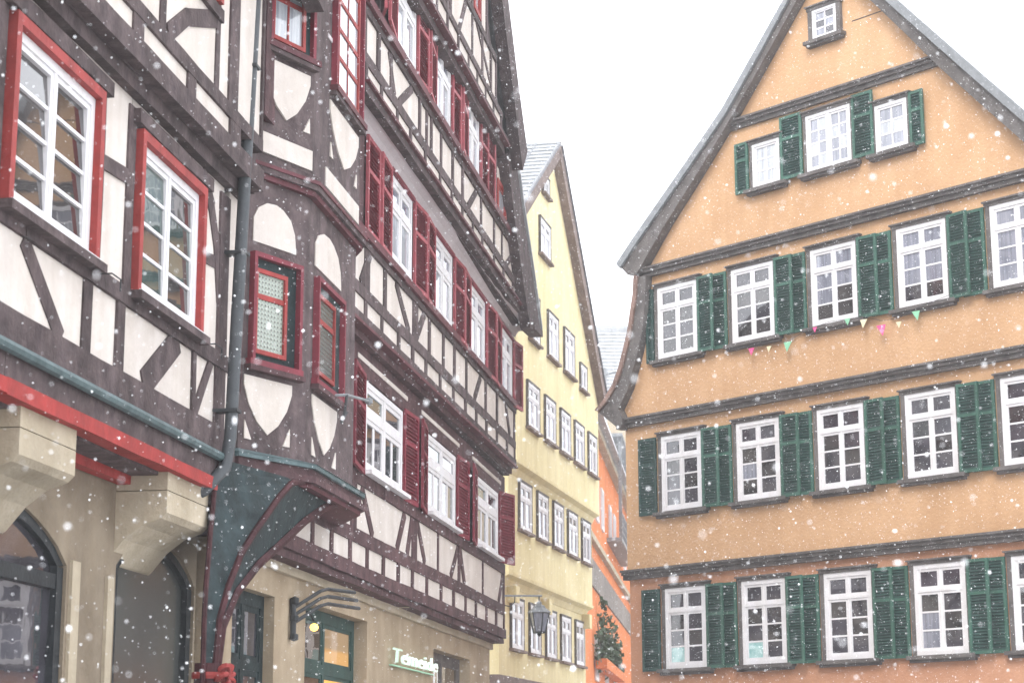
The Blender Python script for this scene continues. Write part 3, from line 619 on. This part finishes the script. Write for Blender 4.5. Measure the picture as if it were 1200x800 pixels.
for rb_, w in ((ribL, .025), (ribM, .034), (ribR, .046)):
    MB().tube([(p[0], -p[1]-.01, p[2]) for p in rb_], w, 6).build('rib', 'rib_paint', orl)
MB().lathe([(.13, 0), (.13, 2.15), (.17, 2.2), (.17, 2.28), (.12, 2.35), (.12, 2.6)], (-18.4, -.16, 0), 10).build('shaft', 'rib_paint', orl)
# downpipe between the two timber houses
MB().tube([(-17.40, -.17, 11.0), (-17.50, -.17, 9.3), (-17.62, -.17, 8.0), (-17.78, -.17, 6.3), (-17.92, -.17, 4.75), (-18.0, -.15, 4.45), (-18.25, -.02, 4.2), (-18.35, .15, 4.1)], .062, 10).build('downpipe', 'slate_metal', TH, smooth=True)
for z, x in ((8.6, -17.56), (6.6, -17.75), (5.0, -17.9)): MB().box(x-.075, x+.075, -.245, .0, z, z+.03).build('pipe_clamp', 'iron', TH)

# ================================================================ HALF-TIMBERED HOUSE WITH RED WINDOW FRAMES (left)
LH = house('timber_house', -.1681, 36.2509, UB, 'half-timbered house with bright red window frames over stone corbels')
XA, XB = -28.0, -17.2
MB().box(XA, XB, .07, 8, 4.2, 7.4).build('wall', 'dark_timber', LH); MB().box(XA, XB+.05, -.12, 8, 7.4, 11.2).build('wall', 'dark_timber', LH)
MB().poly([(XA-.4, 11.1), (XB+.1, 11.1), (XB+.1, 11.3), (XA-.4, 11.3)], -.8, 8.4).build('eaves', 'dark_timber', LH)
rf = MB(); rf.raw([(XA-.4, -.8, 11.3), (XB+.1, -.8, 11.3), (XB+.1, 3.8, 15.3), (XA-.4, 3.8, 15.3), (XA-.4, 8.4, 11.3), (XB+.1, 8.4, 11.3)], [(0, 1, 2, 3), (3, 2, 5, 4), (0, 3, 4), (1, 5, 2), (0, 4, 5, 1)]); rf.build('roof', 'roof_tile', LH)
rail(LH, XA, -17.3, 4.60, 4.88, .035, name='sill_beam')
lp = [-27, -25.5, (-24.0, .18), (-21.36, .19), (-20.61, .19), (-18.62, .10), (-17.80, .32)]
band(LH, 4.88, 5.45, lp, 0)
for q in ((-22.66, 5.45, -21.86, 4.87, .17), (-19.08, 5.46, -19.98, 4.87, .26), (-18.1, 5.46, -18.55, 4.9, .12), (-23.2, 5.45, -23.9, 4.87, .17)): brace(LH, *q[:4], 0, q[4])
rail(LH, XA, -17.35, 5.45, 5.60, .03)
lm = [(-27.0, .2), (-26.2, .14), (-24.2, .14), (-23.25, .16), (-21.22, .14), (-20.50, .18), (-18.48, .09), (-17.80, .30)]
xs = [q[0] for q in lm]
for (x, w) in lm: timber(LH, x, 5.58, x, 7.2, w, .022)
for a, b in ((-27.0, -26.2), (-24.2, -23.25), (-21.22, -20.50), (-18.48, -17.80)): panel(LH, a+.004, b-.004, 5.6, 7.3, 0)
MB().box(-17.66, XB+.02, -.012, .07, 4.9, 7.3).build('plaster_panel', 'cream_plaster', LH)
timber(LH, -21.2, 6.50, -20.5, 6.56, .13, .018); timber(LH, -18.45, 6.42, -17.8, 6.48, .12, .018); timber(LH, -24.2, 6.5, -23.3, 6.5, .13, .018)
for (p, q) in (((-18.52, 7.25), (-18.2, 6.95)), ((-18.22, 6.97), (-18.0, 6.6)), ((-18.02, 6.63), (-17.86, 6.1))): brace(LH, *p, *q, .0, .19)
for (a, b) in ((-26.1, -24.3), (-23.12, -21.30), (-20.38, -18.55)):
    zb, zt = 5.60, 7.04
    for c in (MB().box(a, a+.085, -.075, .06, zb, zt), MB().box(b-.085, b, -.075, .06, zb, zt), MB().box(a+.085, b-.085, -.075, .06, zt-.085, zt)): c.build('casing', 'red_paint', LH)
    MB().box(a-.06, b+.04, -.13, .05, zb-.07, zb).build('sill', 'dark_timber', LH); MB().box(a+.03, b-.03, -.10, .05, zb+.001, zb+.03).build('sill', 'white_paint', LH)
    window(LH, a+.087, b-.087, zb+.031, zt-.087, .015, fw=.075, sash=.045, mull=.05, halves=2, lo=(1, 4), mw=.03, panes=['old_glass'] if a < -21 else ['teal_glass', 'old_glass', 'teal_glass'], thick=.08, tilt=-.08 if a < -21 else -.04)
    timber(LH, a-.12, zt+.075, b+.15, zt+.075, .13, .08, name='lintel', thick=.14)
    panel(LH, a-.1, b+.2, 7.18, 7.29, .0)
rail(LH, XA, -17.25, 7.27, 7.40, .10, name='jetty_beam', thick=.2); rail(LH, XA, -17.2, 7.405, 7.62, .225, name='jetty_beam', thick=.3)
ou = .2
band(LH, 7.62, 7.80, [-27, -25.4, -24.2, -23.0, (-21.0, .26), (-19.57, .24), (-18.2, .35)], ou)
rail(LH, XA, -17.25, 7.80, 7.94, ou+.03)
band(LH, 7.94, 10.9, [-27, -25.5, -23.8, (-22.0, .18), (-20.4, .16), (-18.82, .12), (-18.30, .30), (-17.3, .06)], ou)
for (p, q) in (((-20.25, 7.94), (-19.75, 8.30)), ((-19.78, 8.28), (-18.85, 8.62))): brace(LH, *p, *q, ou, .17)
rail(LH, -20.4, -18.75, 8.62, 8.74, ou+.05, name='sill_rail')
for c in (MB().box(-20.3, -20.2, -ou-.08, -ou+.05, 8.75, 10.3), MB().box(-18.98, -18.88, -ou-.08, -ou+.05, 8.75, 10.3), MB().box(-20.2, -18.98, -ou-.08, -ou+.05, 10.2, 10.3)): c.build('casing', 'red_paint', LH)
window(LH, -20.19, -18.99, 8.76, 10.19, ou+.03, fw=.07, sash=.045, mull=.05, halves=2, lo=(1, 4), mw=.03, panes='old_glass', thick=.08)
for x, z in ((-21.0, 5.45), (-18.2, 5.47)):       # small iron hooks beside the windows
    MB().tube([(x-.18, -.02, z+.10), (x-.18, -.14, z+.10), (x+.02, -.14, z+.10), (x+.02, -.14, z)], .007, 5).build('hook', 'iron', LH)
# jetty edge: gutter, board, red beam, soffit
MB().tube([(XA, -.11, 4.555), (-17.98, -.11, 4.555)], .045, 8).build('gutter', 'teal_metal', LH)
rail(LH, XA, -18.0, 4.345, 4.55, .06, name='edge_board'); rail(LH, XA, -18.05, 4.225, 4.34, .10, mat='beam_red', name='red_beam', thick=.16)
MB().box(XA, -17.6, .065, .75, 4.24, 4.30).build('soffit', 'dark_timber', LH)
rail(LH, XA, -18.3, 4.12, 4.235, -.32, mat='beam_red', name='red_beam', thick=.12)
for (a, b) in ((-26.0, -24.9), (-22.58, -21.48), (-19.27, -18.08)):
    MB().poly([(a, 4.07), (b, 4.07), (b, 4.238), (a, 4.238)], -.02, .6).build('corbel', 'pale_stone', LH)
    k = MB(); pr = [(-.02, 4.062), (-.02, 3.87), (.03, 3.82), (.20, 3.76), (.36, 3.64), (.52, 3.45), (.60, 3.40), (.60, 4.062)]
    for x in (a+.0, b-.0):
        for y, z in pr: k.v.append((x, y, z))
    q = len(pr)
    for i in range(q): j = (i+1) % q; k.f.append((i, j, q+j, q+i))
    k.f += [tuple(range(q-1, -1, -1)), tuple(range(q, 2*q))]; k.build('corbel', 'pale_stone', LH)
# ground floor wall with two arched openings (cut as polygons round the arches)
yg = .45
def arch_top(x0, x1, zs, rise, n=14):
    return [(x0+(x1-x0)*i/n, zs+rise*math.sin(PI*i/n)**.75) for i in range(n+1)]
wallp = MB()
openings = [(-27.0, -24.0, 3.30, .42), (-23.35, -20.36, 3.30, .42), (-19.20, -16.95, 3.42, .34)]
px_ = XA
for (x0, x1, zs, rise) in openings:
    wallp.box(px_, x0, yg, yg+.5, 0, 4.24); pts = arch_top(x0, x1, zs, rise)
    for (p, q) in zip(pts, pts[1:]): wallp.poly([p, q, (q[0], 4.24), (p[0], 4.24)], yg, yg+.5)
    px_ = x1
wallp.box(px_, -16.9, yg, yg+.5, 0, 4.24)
wallp.build('wall', 'shaded_stone', LH)
for i, (x0, x1, zs, rise) in enumerate(openings):
    pts = arch_top(x0, x1, zs, rise); fr = MB(); w = .13
    pin = [(x0+w+(x1-x0-2*w)*k/14, zs-.02+(rise-.06)*math.sin(PI*k/14)**.75) for k in range(15)]
    for (p, q, a, b) in zip(pts, pts[1:], pin, pin[1:]): fr.poly([a, b, q, p], yg+.03, yg+.16)
    fr.box(x0, x0+w, yg+.03, yg+.16, 0, zs-.02).box(x1-w, x1, yg+.03, yg+.16, 0, zs-.02)
    if i < 2: fr.box(x0+w, x1-w, yg+.04, yg+.15, zs-.20, zs-.08)
    f_ = fr.build('shop_window' if i < 2 else 'door', 'dark_slate', LH)
    gm = 'dark_glass' if i < 2 else 'grey_glass'
    MB().poly([(x0+w, 0)] + [(x1-w, 0)] + pin[::-1], yg+.09, yg+.11).build('pane', gm, f_)
MB().box(-20.30, -20.12, yg-.03, yg+.02, 0, 3.35).build('lit_edge_strip', 'pale_stone', LH); MB().box(-19.46, -19.31, yg-.03, yg+.02, 0, 3.3).build('lit_edge_strip', 'pale_stone', LH)  # pale strips added on the pier, its lit edges put into the colour
MB().box(XA, -17.3, .96, 8, 0, 4.24).build('wall', 'dark_timber', LH)

# ================================================================ YELLOW HOUSE
YH = house('yellow_house', .0268, 44.338, (.22835, .97358), 'narrow yellow plastered gable house with snowy roof behind the street lantern')
YC = ((1.07, 1.2), (2.95, 1.12), (4.78, 1.12), (6.58, 1.14), (8.40, 1.08))
def yrow(z0, z1, off, cells, panes='net_sky_glass'):
    for x, w in cells:
        a, b = x-w/2, x+w/2
        MB().box(a-.045, b+.045, -off-.065, -off+.05, z1+.002, z1+.05).box(a-.045, a-.002, -off-.06, -off+.05, z0, z1).box(b+.002, b+.045, -off-.06, -off+.05, z0, z1).build('surround', 'grey_trim', YH)
        MB().box(a-.10, b+.10, -off-.12, -off+.05, z0-.06, z0-.002).build('sill', 'brown_verge', YH)
        window(YH, a, b, z0, z1, off+.05, fw=.075, sash=.045, mull=.05, tr=.68 if z1-z0 > .9 else None, trw=.05, halves=2, panes=[panes, 'dark_glass', panes, 'old_glass'], mw=.03, thick=.06)
MB().box(-.6, 9.35, .2, 9, 0, 5.95).build('wall', 'yellow_plaster', YH)
MB().box(-.5, 9.35, 0, 9, 5.95, 8.45).build('wall', 'yellow_plaster', YH)
AP = (3.55, 17.05); VL, VR = (-3.2, 12.6), (9.75, 11.45)
MB().poly([(-.55, 8.45), (9.42, 8.45), (9.42, 11.7), AP, (-.55, 14.25)], -.2, 9).build('wall', 'yellow_plaster', YH)
for z, off, o_b in ((5.93, 0, -.2), (8.44, .2, 0)):
    m = MB(); pr = [(o_b-.02, z-.26), (o_b+.02, z-.22), (o_b+.08, z-.08), (off+.02, z-.02), (off+.03, z+.05), (o_b-.02, z+.05)]
    for x in (-.55, 9.38):
        for o, zz in pr: m.v.append((x, -o, zz))
    q = len(pr)
    for i in range(q): j = (i+1) % q; m.f.append((i, j, q+j, q+i))
    m.f += [tuple(range(q-1, -1, -1)), tuple(range(q, 2*q))]; m.build('cornice', 'yellow_plaster', YH)
for x in (.35, 3.9, 9.0): MB().poly([(x-.15, 5.35), (x+.15, 5.35), (x+.18, 5.72), (x-.18, 5.72)], -.02, .25).build('corbel', 'yellow_plaster', YH)
yrow(4.34, 5.47, -.2, YC); yrow(7.04, 8.13, .0, YC); yrow(9.41, 10.46, .2, YC)
yrow(11.55, 12.66, .2, ((1.25, 1.0), (3.36, 1.12), (5.36, 1.2)), 'curtain_glass'); yrow(11.49, 12.15, .2, ((7.23, .8),), 'curtain_glass'); yrow(13.92, 14.82, .2, ((2.49, 1.15),), 'curtain_glass'); yrow(15.57, 16.02, .2, ((2.64, .66),), 'curtain_glass')
MB().box(-1.2, 9.3, .05, .3, 3.5, 3.68).build('shop_fascia', 'brown_verge', YH)
window(YH, .5, 4.2, .4, 3.4, -.13, fw=.12, sash=.05, halves=2, panes='shop_glass'); window(YH, 5.0, 8.8, .4, 3.4, -.13, fw=.12, sash=.05, halves=2, panes='shop_glass')
for (p, q, sgn) in ((VL, AP, -1), (AP, VR, 1)):
    d = Vector((q[0]-p[0], q[1]-p[1])).normalized(); nn = Vector((-d.y, d.x)); nn = nn if nn.y > 0 else -nn
    P = [Vector(p)+nn*.12, Vector(q)+nn*.12, Vector(q)-nn*.20, Vector(p)-nn*.20]
    pts = [(v.x, v.y) for v in P][::-1]
    MB().poly(pts, -.42, -.15).build('verge_board', 'brown_verge', YH)
    a, b = Vector(p)+nn*.13, Vector(q)+nn*.13; a2, b2 = a+nn*.07, b+nn*.07
    rr = MB(); rr.raw([(a.x, -.46, a.y), (b.x, -.46, b.y), (b.x, 9.3, b.y), (a.x, 9.3, a.y), (a2.x, -.46, a2.y), (b2.x, -.46, b2.y), (b2.x, 9.3, b2.y), (a2.x, 9.3, a2.y)],
                      [(0, 1, 2, 3), (7, 6, 5, 4), (0, 4, 5, 1), (1, 5, 6, 2), (2, 6, 7, 3), (3, 7, 4, 0)])
    ro = rr.build('roof', 'slate_snow', YH)
    # tile courses under the snow
    nC = 26; tl = MB(); Ln = (Vector(q)-Vector(p)).length
    for i in range(nC):
        c0 = a2 + d*(Ln*i/nC)
        for j in range(16):
            y = -.44 + j*.60; rz = random.uniform(0, .012)
            w0, w1 = c0, c0+d*(Ln/nC*1.0); lift0, lift1 = (.012, .05) if sgn > 0 else (.05, .012)
            e0 = w0+nn*(lift0+rz); e1 = w1+nn*(lift1+rz)
            tl.raw([(w0.x, y+.01, w0.y), (w1.x, y+.01, w1.y), (w1.x, y+.57, w1.y), (w0.x, y+.57, w0.y), (e0.x, y+.03, e0.y), (e1.x, y+.03, e1.y), (e1.x, y+.55, e1.y), (e0.x, y+.55, e0.y)],
                   [(4, 5, 6, 7), (0, 1, 5, 4), (1, 2, 6, 5), (2, 3, 7, 6), (3, 0, 4, 7)])
    tag(tl.build('tiles', 'snowy_tile', ro), kind='stuff')

# ================================================================ TERRACOTTA HOUSE FURTHER DOWN THE STREET
ZH = house('terracotta_house', 2.354, 60.48, (math.sin(math.radians(6.3)), math.cos(math.radians(6.3))), 'terracotta house with grey balcony seen in the gap beside the yellow house')
MB().box(-3, 27, 0, 8, 0, 12.3).build('wall', 'terracotta_plaster', ZH)
MB().box(-3, 27, -.16, .0, 8.60, 8.78).build('cornice', 'pale_stone', ZH); MB().box(-3, 27, -.25, .0, 12.25, 12.5).build('cornice', 'pale_stone', ZH)
for i in range(30):
    x = -2.5+i*.98; MB().box(x, x+.95, -.06, .0, 7.25, 8.1).build('plank', 'plank_grey', ZH)
rr = MB(); rr.raw([(-3.3, -.5, 12.45), (27.3, -.5, 12.45), (27.3, 4, 15.4), (-3.3, 4, 15.4), (-3.3, 8.4, 12.45), (27.3, 8.4, 12.45)], [(0, 1, 2, 3), (3, 2, 5, 4), (0, 3, 4), (1, 5, 2), (0, 4, 5, 1)]); rr.build('roof', 'snowy_tile', ZH)
for x0 in (1.5, 8.5, 15.5):
    window(ZH, x0+1.6, x0+2.8, 9.6, 11.0, .06, fw=.09, sash=.05, halves=2, panes='dark_glass')
    window(ZH, x0+4.2, x0+5.4, 9.6, 11.0, .06, fw=.09, sash=.05, halves=2, panes='dark_glass')
for x0 in (2.0, 7.0, 12.0): window(ZH, x0, x0+1.3, 4.4, 5.8, .06, fw=.09, sash=.05, halves=2, panes='dark_glass')
# balcony
BA = MB().box(9.0, 18.0, -.55, .0, 9.55, 9.68).build('balcony', 'grey_metal', ZH)
for z in (9.9, 10.2, 10.55): MB().box(9.0, 18.0, -.55, -.52, z, z+.05).build('railing', 'grey_metal', BA)
for k in range(13): MB().box(9.0+k*.745, 9.06+k*.745, -.56, -.51, 9.68, 10.6).build('baluster', 'grey_metal', BA)
for x in (9.2, 17.5): MB().box(x, x+.12, -.55, -.43, 9.68, 13.4).build('post', 'grey_metal', BA)
MB().box(9.0, 18.0, -.6, .0, 13.3, 13.42).build('canopy', 'grey_metal', BA)
MB().box(-2.9, 27, -.3, .02, 12.5, 13.1).build('parapet', 'snow', ZH)
# ivy on that house
IV = MB(); rng = random.Random(3)
for i in range(800):
    t = rng.random(); q_ = rng.choice((0, 0, 1, 1, 2, 2, 3, 3, 4)); x = (2.2, 3.8, 6.0, 8.2, 11.0)[q_] + rng.gauss(0, .75); z = rng.gauss(0, .14) + 5.0 + (1.0, 1.9, .9, 1.6, 1.1)[q_]*rng.random()**1.25; y = -.08-.35*rng.random()*math.exp(-((z-5.6)/1.6)**2)
    s = rng.uniform(.06, .14); a = Vector((rng.gauss(0, 1), rng.gauss(0, 1)-1.2, rng.gauss(0, 1))).normalized(); p = a.orthogonal().normalized(); q = a.cross(p); c = Vector((x, y, z))
    IV.raw([tuple(c+p*s), tuple(c+q*s*.7), tuple(c-p*s), tuple(c-q*s*.7)], [(0, 1, 2, 3)])
ivr = obj('potted_plant', None, None, ZH.location, ZH.rotation_euler); tag(ivr, 'dark green leafy plants in a planter on the terracotta house', 'plant')
tag(IV.build('foliage', 'leaf', ivr), kind='stuff')
MB().box(1.6, 12.2, -.42, -.06, 4.75, 5.05).build('planter', 'terracotta_plaster', ivr)
for x in (2.2, 3.8, 6.0, 8.2, 11.0): MB().tube([(x, -.2, 5.0), (x+.15, -.16, 5.5), (x-.1, -.1, 6.2)], [.03, .025, .012], 6).build('stem', 'brown_verge', ivr)
# house with a snowed-over roof closing the gap
SH = house('snowy_roof_house', 10.0, 96.0, (1, 0), 'distant house with a fully snow-covered roof above the gap')
MB().box(-12, 12, 0, 8, 0, 19.8).build('wall', 'pale_stone', SH)
rr = MB(); rr.raw([(-12.4, -.6, 19.5), (12.4, -.6, 19.5), (12.4, 4, 24.1), (-12.4, 4, 24.1), (-12.4, 8.6, 19.5), (12.4, 8.6, 19.5)], [(0, 1, 2, 3), (3, 2, 5, 4), (0, 3, 4), (1, 5, 2), (0, 4, 5, 1)])
sro = rr.build('roof', 'slate_snow', SH)
tl = MB()
for i in range(20):
    t0, t1 = i/20, (i+.93)/20; y0, z0 = -.6+4.6*t0, 19.5+4.6*t0; y1, z1 = -.6+4.6*t1, 19.5+4.6*t1
    for j in range(62):
        x = -12.4+j*.4; e = random.uniform(.0, .03)
        tl.raw([(x, y0-.02, z0+.08+e), (x+.385, y0-.02, z0+.08+e), (x+.385, y1-.012, z1+.03), (x, y1-.012, z1+.03), (x, y0, z0), (x+.385, y0, z0)], [(0, 1, 2, 3), (4, 5, 1, 0), (3, 4, 0), (1, 5, 2)])
tag(tl.build('tiles', 'snowy_tile', sro), kind='stuff')
MB().box(-12.4, 12.4, 3.85, 4.15, 24.05, 24.25).build('ridge', 'snowy_tile', SH)
for x in (-8.5, -4.0, 4.0): window(SH, x, x+1.2, 15, 16.6, .06, panes='dark_glass')
# television mast standing at the eaves of the terracotta house
TV = obj('roof_mast', None, None, (3.19, 66.0, 0)); tag(TV, 'thin grey metal mast with a short cross arm in the gap', 'mast')
MB().tube([(0, 0, 12.3), (0, 0, 15.1)], .05, 8).build('pole', 'grey_metal', TV); MB().tube([(-.05, 0, 14.85), (.5, 0, 15.0), (.85, 0, 15.05)], .035, 6).build('arm', 'grey_metal', TV); MB().tube([(0, 0, 13.9), (.5, 0, 14.9)], .025, 6).build('strut', 'grey_metal', TV)

# ================================================================ STREET FURNITURE
LA = obj('street_lantern', None, None, TH.location, TH.rotation_euler); tag(LA, 'black iron wall lantern on a long arm beside the yellow house', 'lantern')
lx, ly = .30, -.62
MB().tube([(-.02, -.02, 4.775), (.1, -.2, 4.78), (lx, ly, 4.79), (lx+.02, ly-.05, 4.79)], .017, 6).build('arm', 'grey_metal', LA)
MB().tube([(-.02, -.02, 4.60), (.02, -.12, 4.58), (.06, -.2, 4.66), (.08, -.2, 4.76)], .010, 6).build('scroll', 'iron', LA)
MB().tube([(lx, ly, 4.79), (lx, ly, 4.66)], .012, 6).build('hanger', 'iron', LA)
LB = MB().lathe([(.02, .62), (.05, .60), (.05, .56), (.10, .54), (.12, .50), (.22, .42), (.215, .405), (.20, .40)], (lx, ly, 4.07), 6).build('cap', 'grey_metal', LA)
MB().lathe([(.055, .0), (.03, -.03), (.045, -.05), (.0, -.09)], (lx, ly, 4.13), 6).build('finial', 'iron', LA)
for k in range(6):
    a0 = 2*PI*k/6+PI/6; a1 = a0+PI/3
    p0, p1 = (math.cos(a0), math.sin(a0)), (math.cos(a1), math.sin(a1))
    MB().tube([(lx+.19*p0[0], ly+.19*p0[1], 4.47), (lx+.11*p0[0], ly+.11*p0[1], 4.12)], .011, 5).build('bar', 'iron', LA)
    MB().raw([(lx+.185*p0[0], ly+.185*p0[1], 4.465), (lx+.185*p1[0], ly+.185*p1[1], 4.465), (lx+.105*p1[0], ly+.105*p1[1], 4.13), (lx+.105*p0[0], ly+.105*p0[1], 4.13)], [(3, 2, 1, 0)]).build('pane', 'net_sky_glass', LA)
MB().lathe([(.12, .0), (.12, .03)], (lx, ly, 4.105), 6).build('base', 'iron', LA)

# shop sign lettering on the sandstone ground floor
SG = obj('shop_sign', None, None, TH.location, TH.rotation_euler); tag(SG, 'mint green script lettering sign on the sandstone shop wall', 'sign')
cu = bpy.data.curves.new('letters', 'FONT'); cu.body = 'Temeide'; cu.size = .33; cu.extrude = .015; cu.bevel_depth = 0; cu.space_character = 1.0; cu.shear = .1
tmp = bpy.data.objects.new('tmp', cu); COL.objects.link(tmp); dg = bpy.context.evaluated_depsgraph_get()
me = bpy.data.meshes.new_from_object(tmp.evaluated_get(dg)); bpy.data.objects.remove(tmp)
w_ = max(v.co.x for v in me.vertices)
for v in me.vertices: v.co = Vector((-8.95+v.co.x*3.3/w_, .15-v.co.z, 3.12+v.co.y*.85))
me.materials.clear(); me.materials.append(M['sign_light']); obj('lettering', me, SG)
MB().box(-8.75, -5.7, .19, .24, 3.075, 3.09).build('mounting_bar', 'mint', SG)
# wrought iron bracket like a hand with prongs beside the shop window
IB = obj('iron_bracket', None, None, TH.location, TH.rotation_euler); tag(IB, 'black iron wall bracket with three long prongs over the shop window', 'bracket')
MB().tube([(-14.05, .22, 3.55), (-14.08, .2, 3.35), (-14.08, .2, 3.10)], .035, 8).build('plate', 'iron', IB)
for z in (3.12, 3.33, 3.53): MB().lathe([(.0, -.05), (.05, -.03), (.05, .03), (.0, .05)], (-14.07, .19, z), 8).build('stud', 'iron', IB)
for k in range(3):
    z = 3.50-.085*k
    MB().tube([(-14.06, .2, z-.05), (-13.85, .1, z+.06), (-13.65, .0, z+.17), (-13.45, -.04, z+.21), (-12.85+.12*k, -.22, z+.22)], .022, 6).build('prong', 'iron', IB)
LP = obj('shop_lamp', None, None, TH.location, TH.rotation_euler); tag(LP, 'small glowing yellow lamp under the iron bracket', 'lamp')
MB().lathe([(.0, -.05), (.04, -.035), (.055, 0), (.04, .035), (.0, .05)], (-13.05, .22, 3.30), 10).build('bulb', 'warm_lamp', LP, smooth=True); MB().tube([(-13.05, .22, 3.37), (-13.05, .28, 3.48), (-13.05, .42, 3.5)], .012, 6).build('stem', 'iron', LP)
# flag holder on the bay
FH = obj('flag_holder', None, None, TH.location, TH.rotation_euler); tag(FH, 'thin iron flag holder with hook on the bay window', 'bracket')
MB().tube([(-15.2, -.43, 5.66), (-15.0, -.60, 5.70), (-14.3, -.62, 5.78), (-13.9, -.60, 5.83)], .016, 6).build('rod', 'grey_metal', FH)
MB().tube([(-15.0, -.60, 5.70), (-15.08, -.60, 5.50), (-15.15, -.58, 5.36), (-15.05, -.58, 5.44), (-14.9, -.58, 5.52)], .016, 6).build('hook', 'iron', FH)
MB().lathe([(.0, -.05), (.045, -.02), (.045, .03), (.0, .05)], (-13.9, -.60, 5.83), 8).build('knob', 'grey_metal', FH)
# red bow on the shaft
RB = obj('ribbon_bow', None, None, TH.location, TH.rotation_euler); tag(RB, 'red ribbon bow tied round the shaft under the bay', 'ribbon')
rng = random.Random(5)
MB().lathe([(.135, 0), (.14, .03), (.135, .06)], (-18.4, -.16, 2.46), 12).build('band', 'red_paint', RB)
for k in range(7):
    a = 2*PI*k/7+.3; L_ = rng.uniform(.10, .17)
    pts = [(-18.34+L_*math.cos(a)*math.sin(t*PI), -.31-.05*math.sin(t*2*PI)-.02*k/7, 2.46+L_*.8*math.sin(a)*math.sin(t*PI)+.025*math.sin(2*t*PI)) for t in [i/10 for i in range(11)]]
    MB().tube(pts, [.012+.016*math.sin(PI*i/10) for i in range(11)], 6).build('loop', 'red_paint', RB)

# ================================================================ FALLING SNOW
rng = random.Random(21); sn = MB(); OCT = [(1, 0, 0), (-1, 0, 0), (0, 1, 0), (0, -1, 0), (0, 0, 1), (0, 0, -1)]; OF = [(0, 2, 4), (2, 1, 4), (1, 3, 4), (3, 0, 4), (2, 0, 5), (1, 2, 5), (3, 1, 5), (0, 3, 5)]
import bmesh
bm_ = bmesh.new(); bmesh.ops.create_icosphere(bm_, subdivisions=1, radius=1.0); ICO = [tuple(v.co) for v in bm_.verts]; IF = [tuple(v.index for v in f.verts) for f in bm_.faces]; bm_.free()
cnt = 0
V_, F_ = [], []
while cnt < 100000:
    y = rng.uniform(3.2, 37.0); x = rng.uniform(-.30*y-1.5, .30*y+1.5); z = rng.uniform(.2, 17.5)
    if z > 1.65 + y*.48 + 1.2 or rng.random() > ((.6*y+3)/25): continue
    # keep clear of the facades
    if (x+5.65) - y*.1519 < .9: continue
    if (x-2.29)*(-.7422)+(y-38.42)*(-.67) < .8: continue
    s = .0024*math.exp(rng.gauss(0, .42)); k = len(V_); e = [rng.uniform(.45, 1.5) for _ in range(3)]
    rz = rng.uniform(0, PI); cs, sn_ = math.cos(rz), math.sin(rz)
    near = y < 9
    for p in (ICO if near else OCT): a, b, c = p[0]*s*e[0], p[1]*s*e[1], p[2]*s*e[2]; V_.append((x+a*cs-b*sn_, y+a*sn_+b*cs, z+c))
    F_ += [tuple(i+k for i in f) for f in (IF if near else OF)]; cnt += 1
sn.v, sn.f = V_, F_
material('flake', (.93, .94, .96, 1), .9, .02, 1, 0)
tag(sn.build('snowfall', 'flake'), 'falling snowflakes filling the air over the square', 'snow', kind='stuff')
# ================================================================ SNOWY AIR
hz = MB().box(-152, 152, -152, 152, -1, 26); hm = bpy.data.materials.new('snowy_air'); hm.use_nodes = True; hn = hm.node_tree; hn.nodes.clear()
ho = hn.nodes.new('ShaderNodeOutputMaterial'); hv_ = hn.nodes.new('ShaderNodeVolumePrincipled'); hv_.inputs['Color'].default_value = (.93, .94, .96, 1); hv_.inputs['Density'].default_value = .0019
hn.links.new(hv_.outputs[0], ho.inputs['Volume']); M['snowy_air'] = hm
tag(hz.build('haze', 'snowy_air'), 'pale air full of fine snow', 'haze', kind='stuff')
scene.render.resolution_x = 1024; scene.render.resolution_y = 682
scene.cycles.use_denoising = True
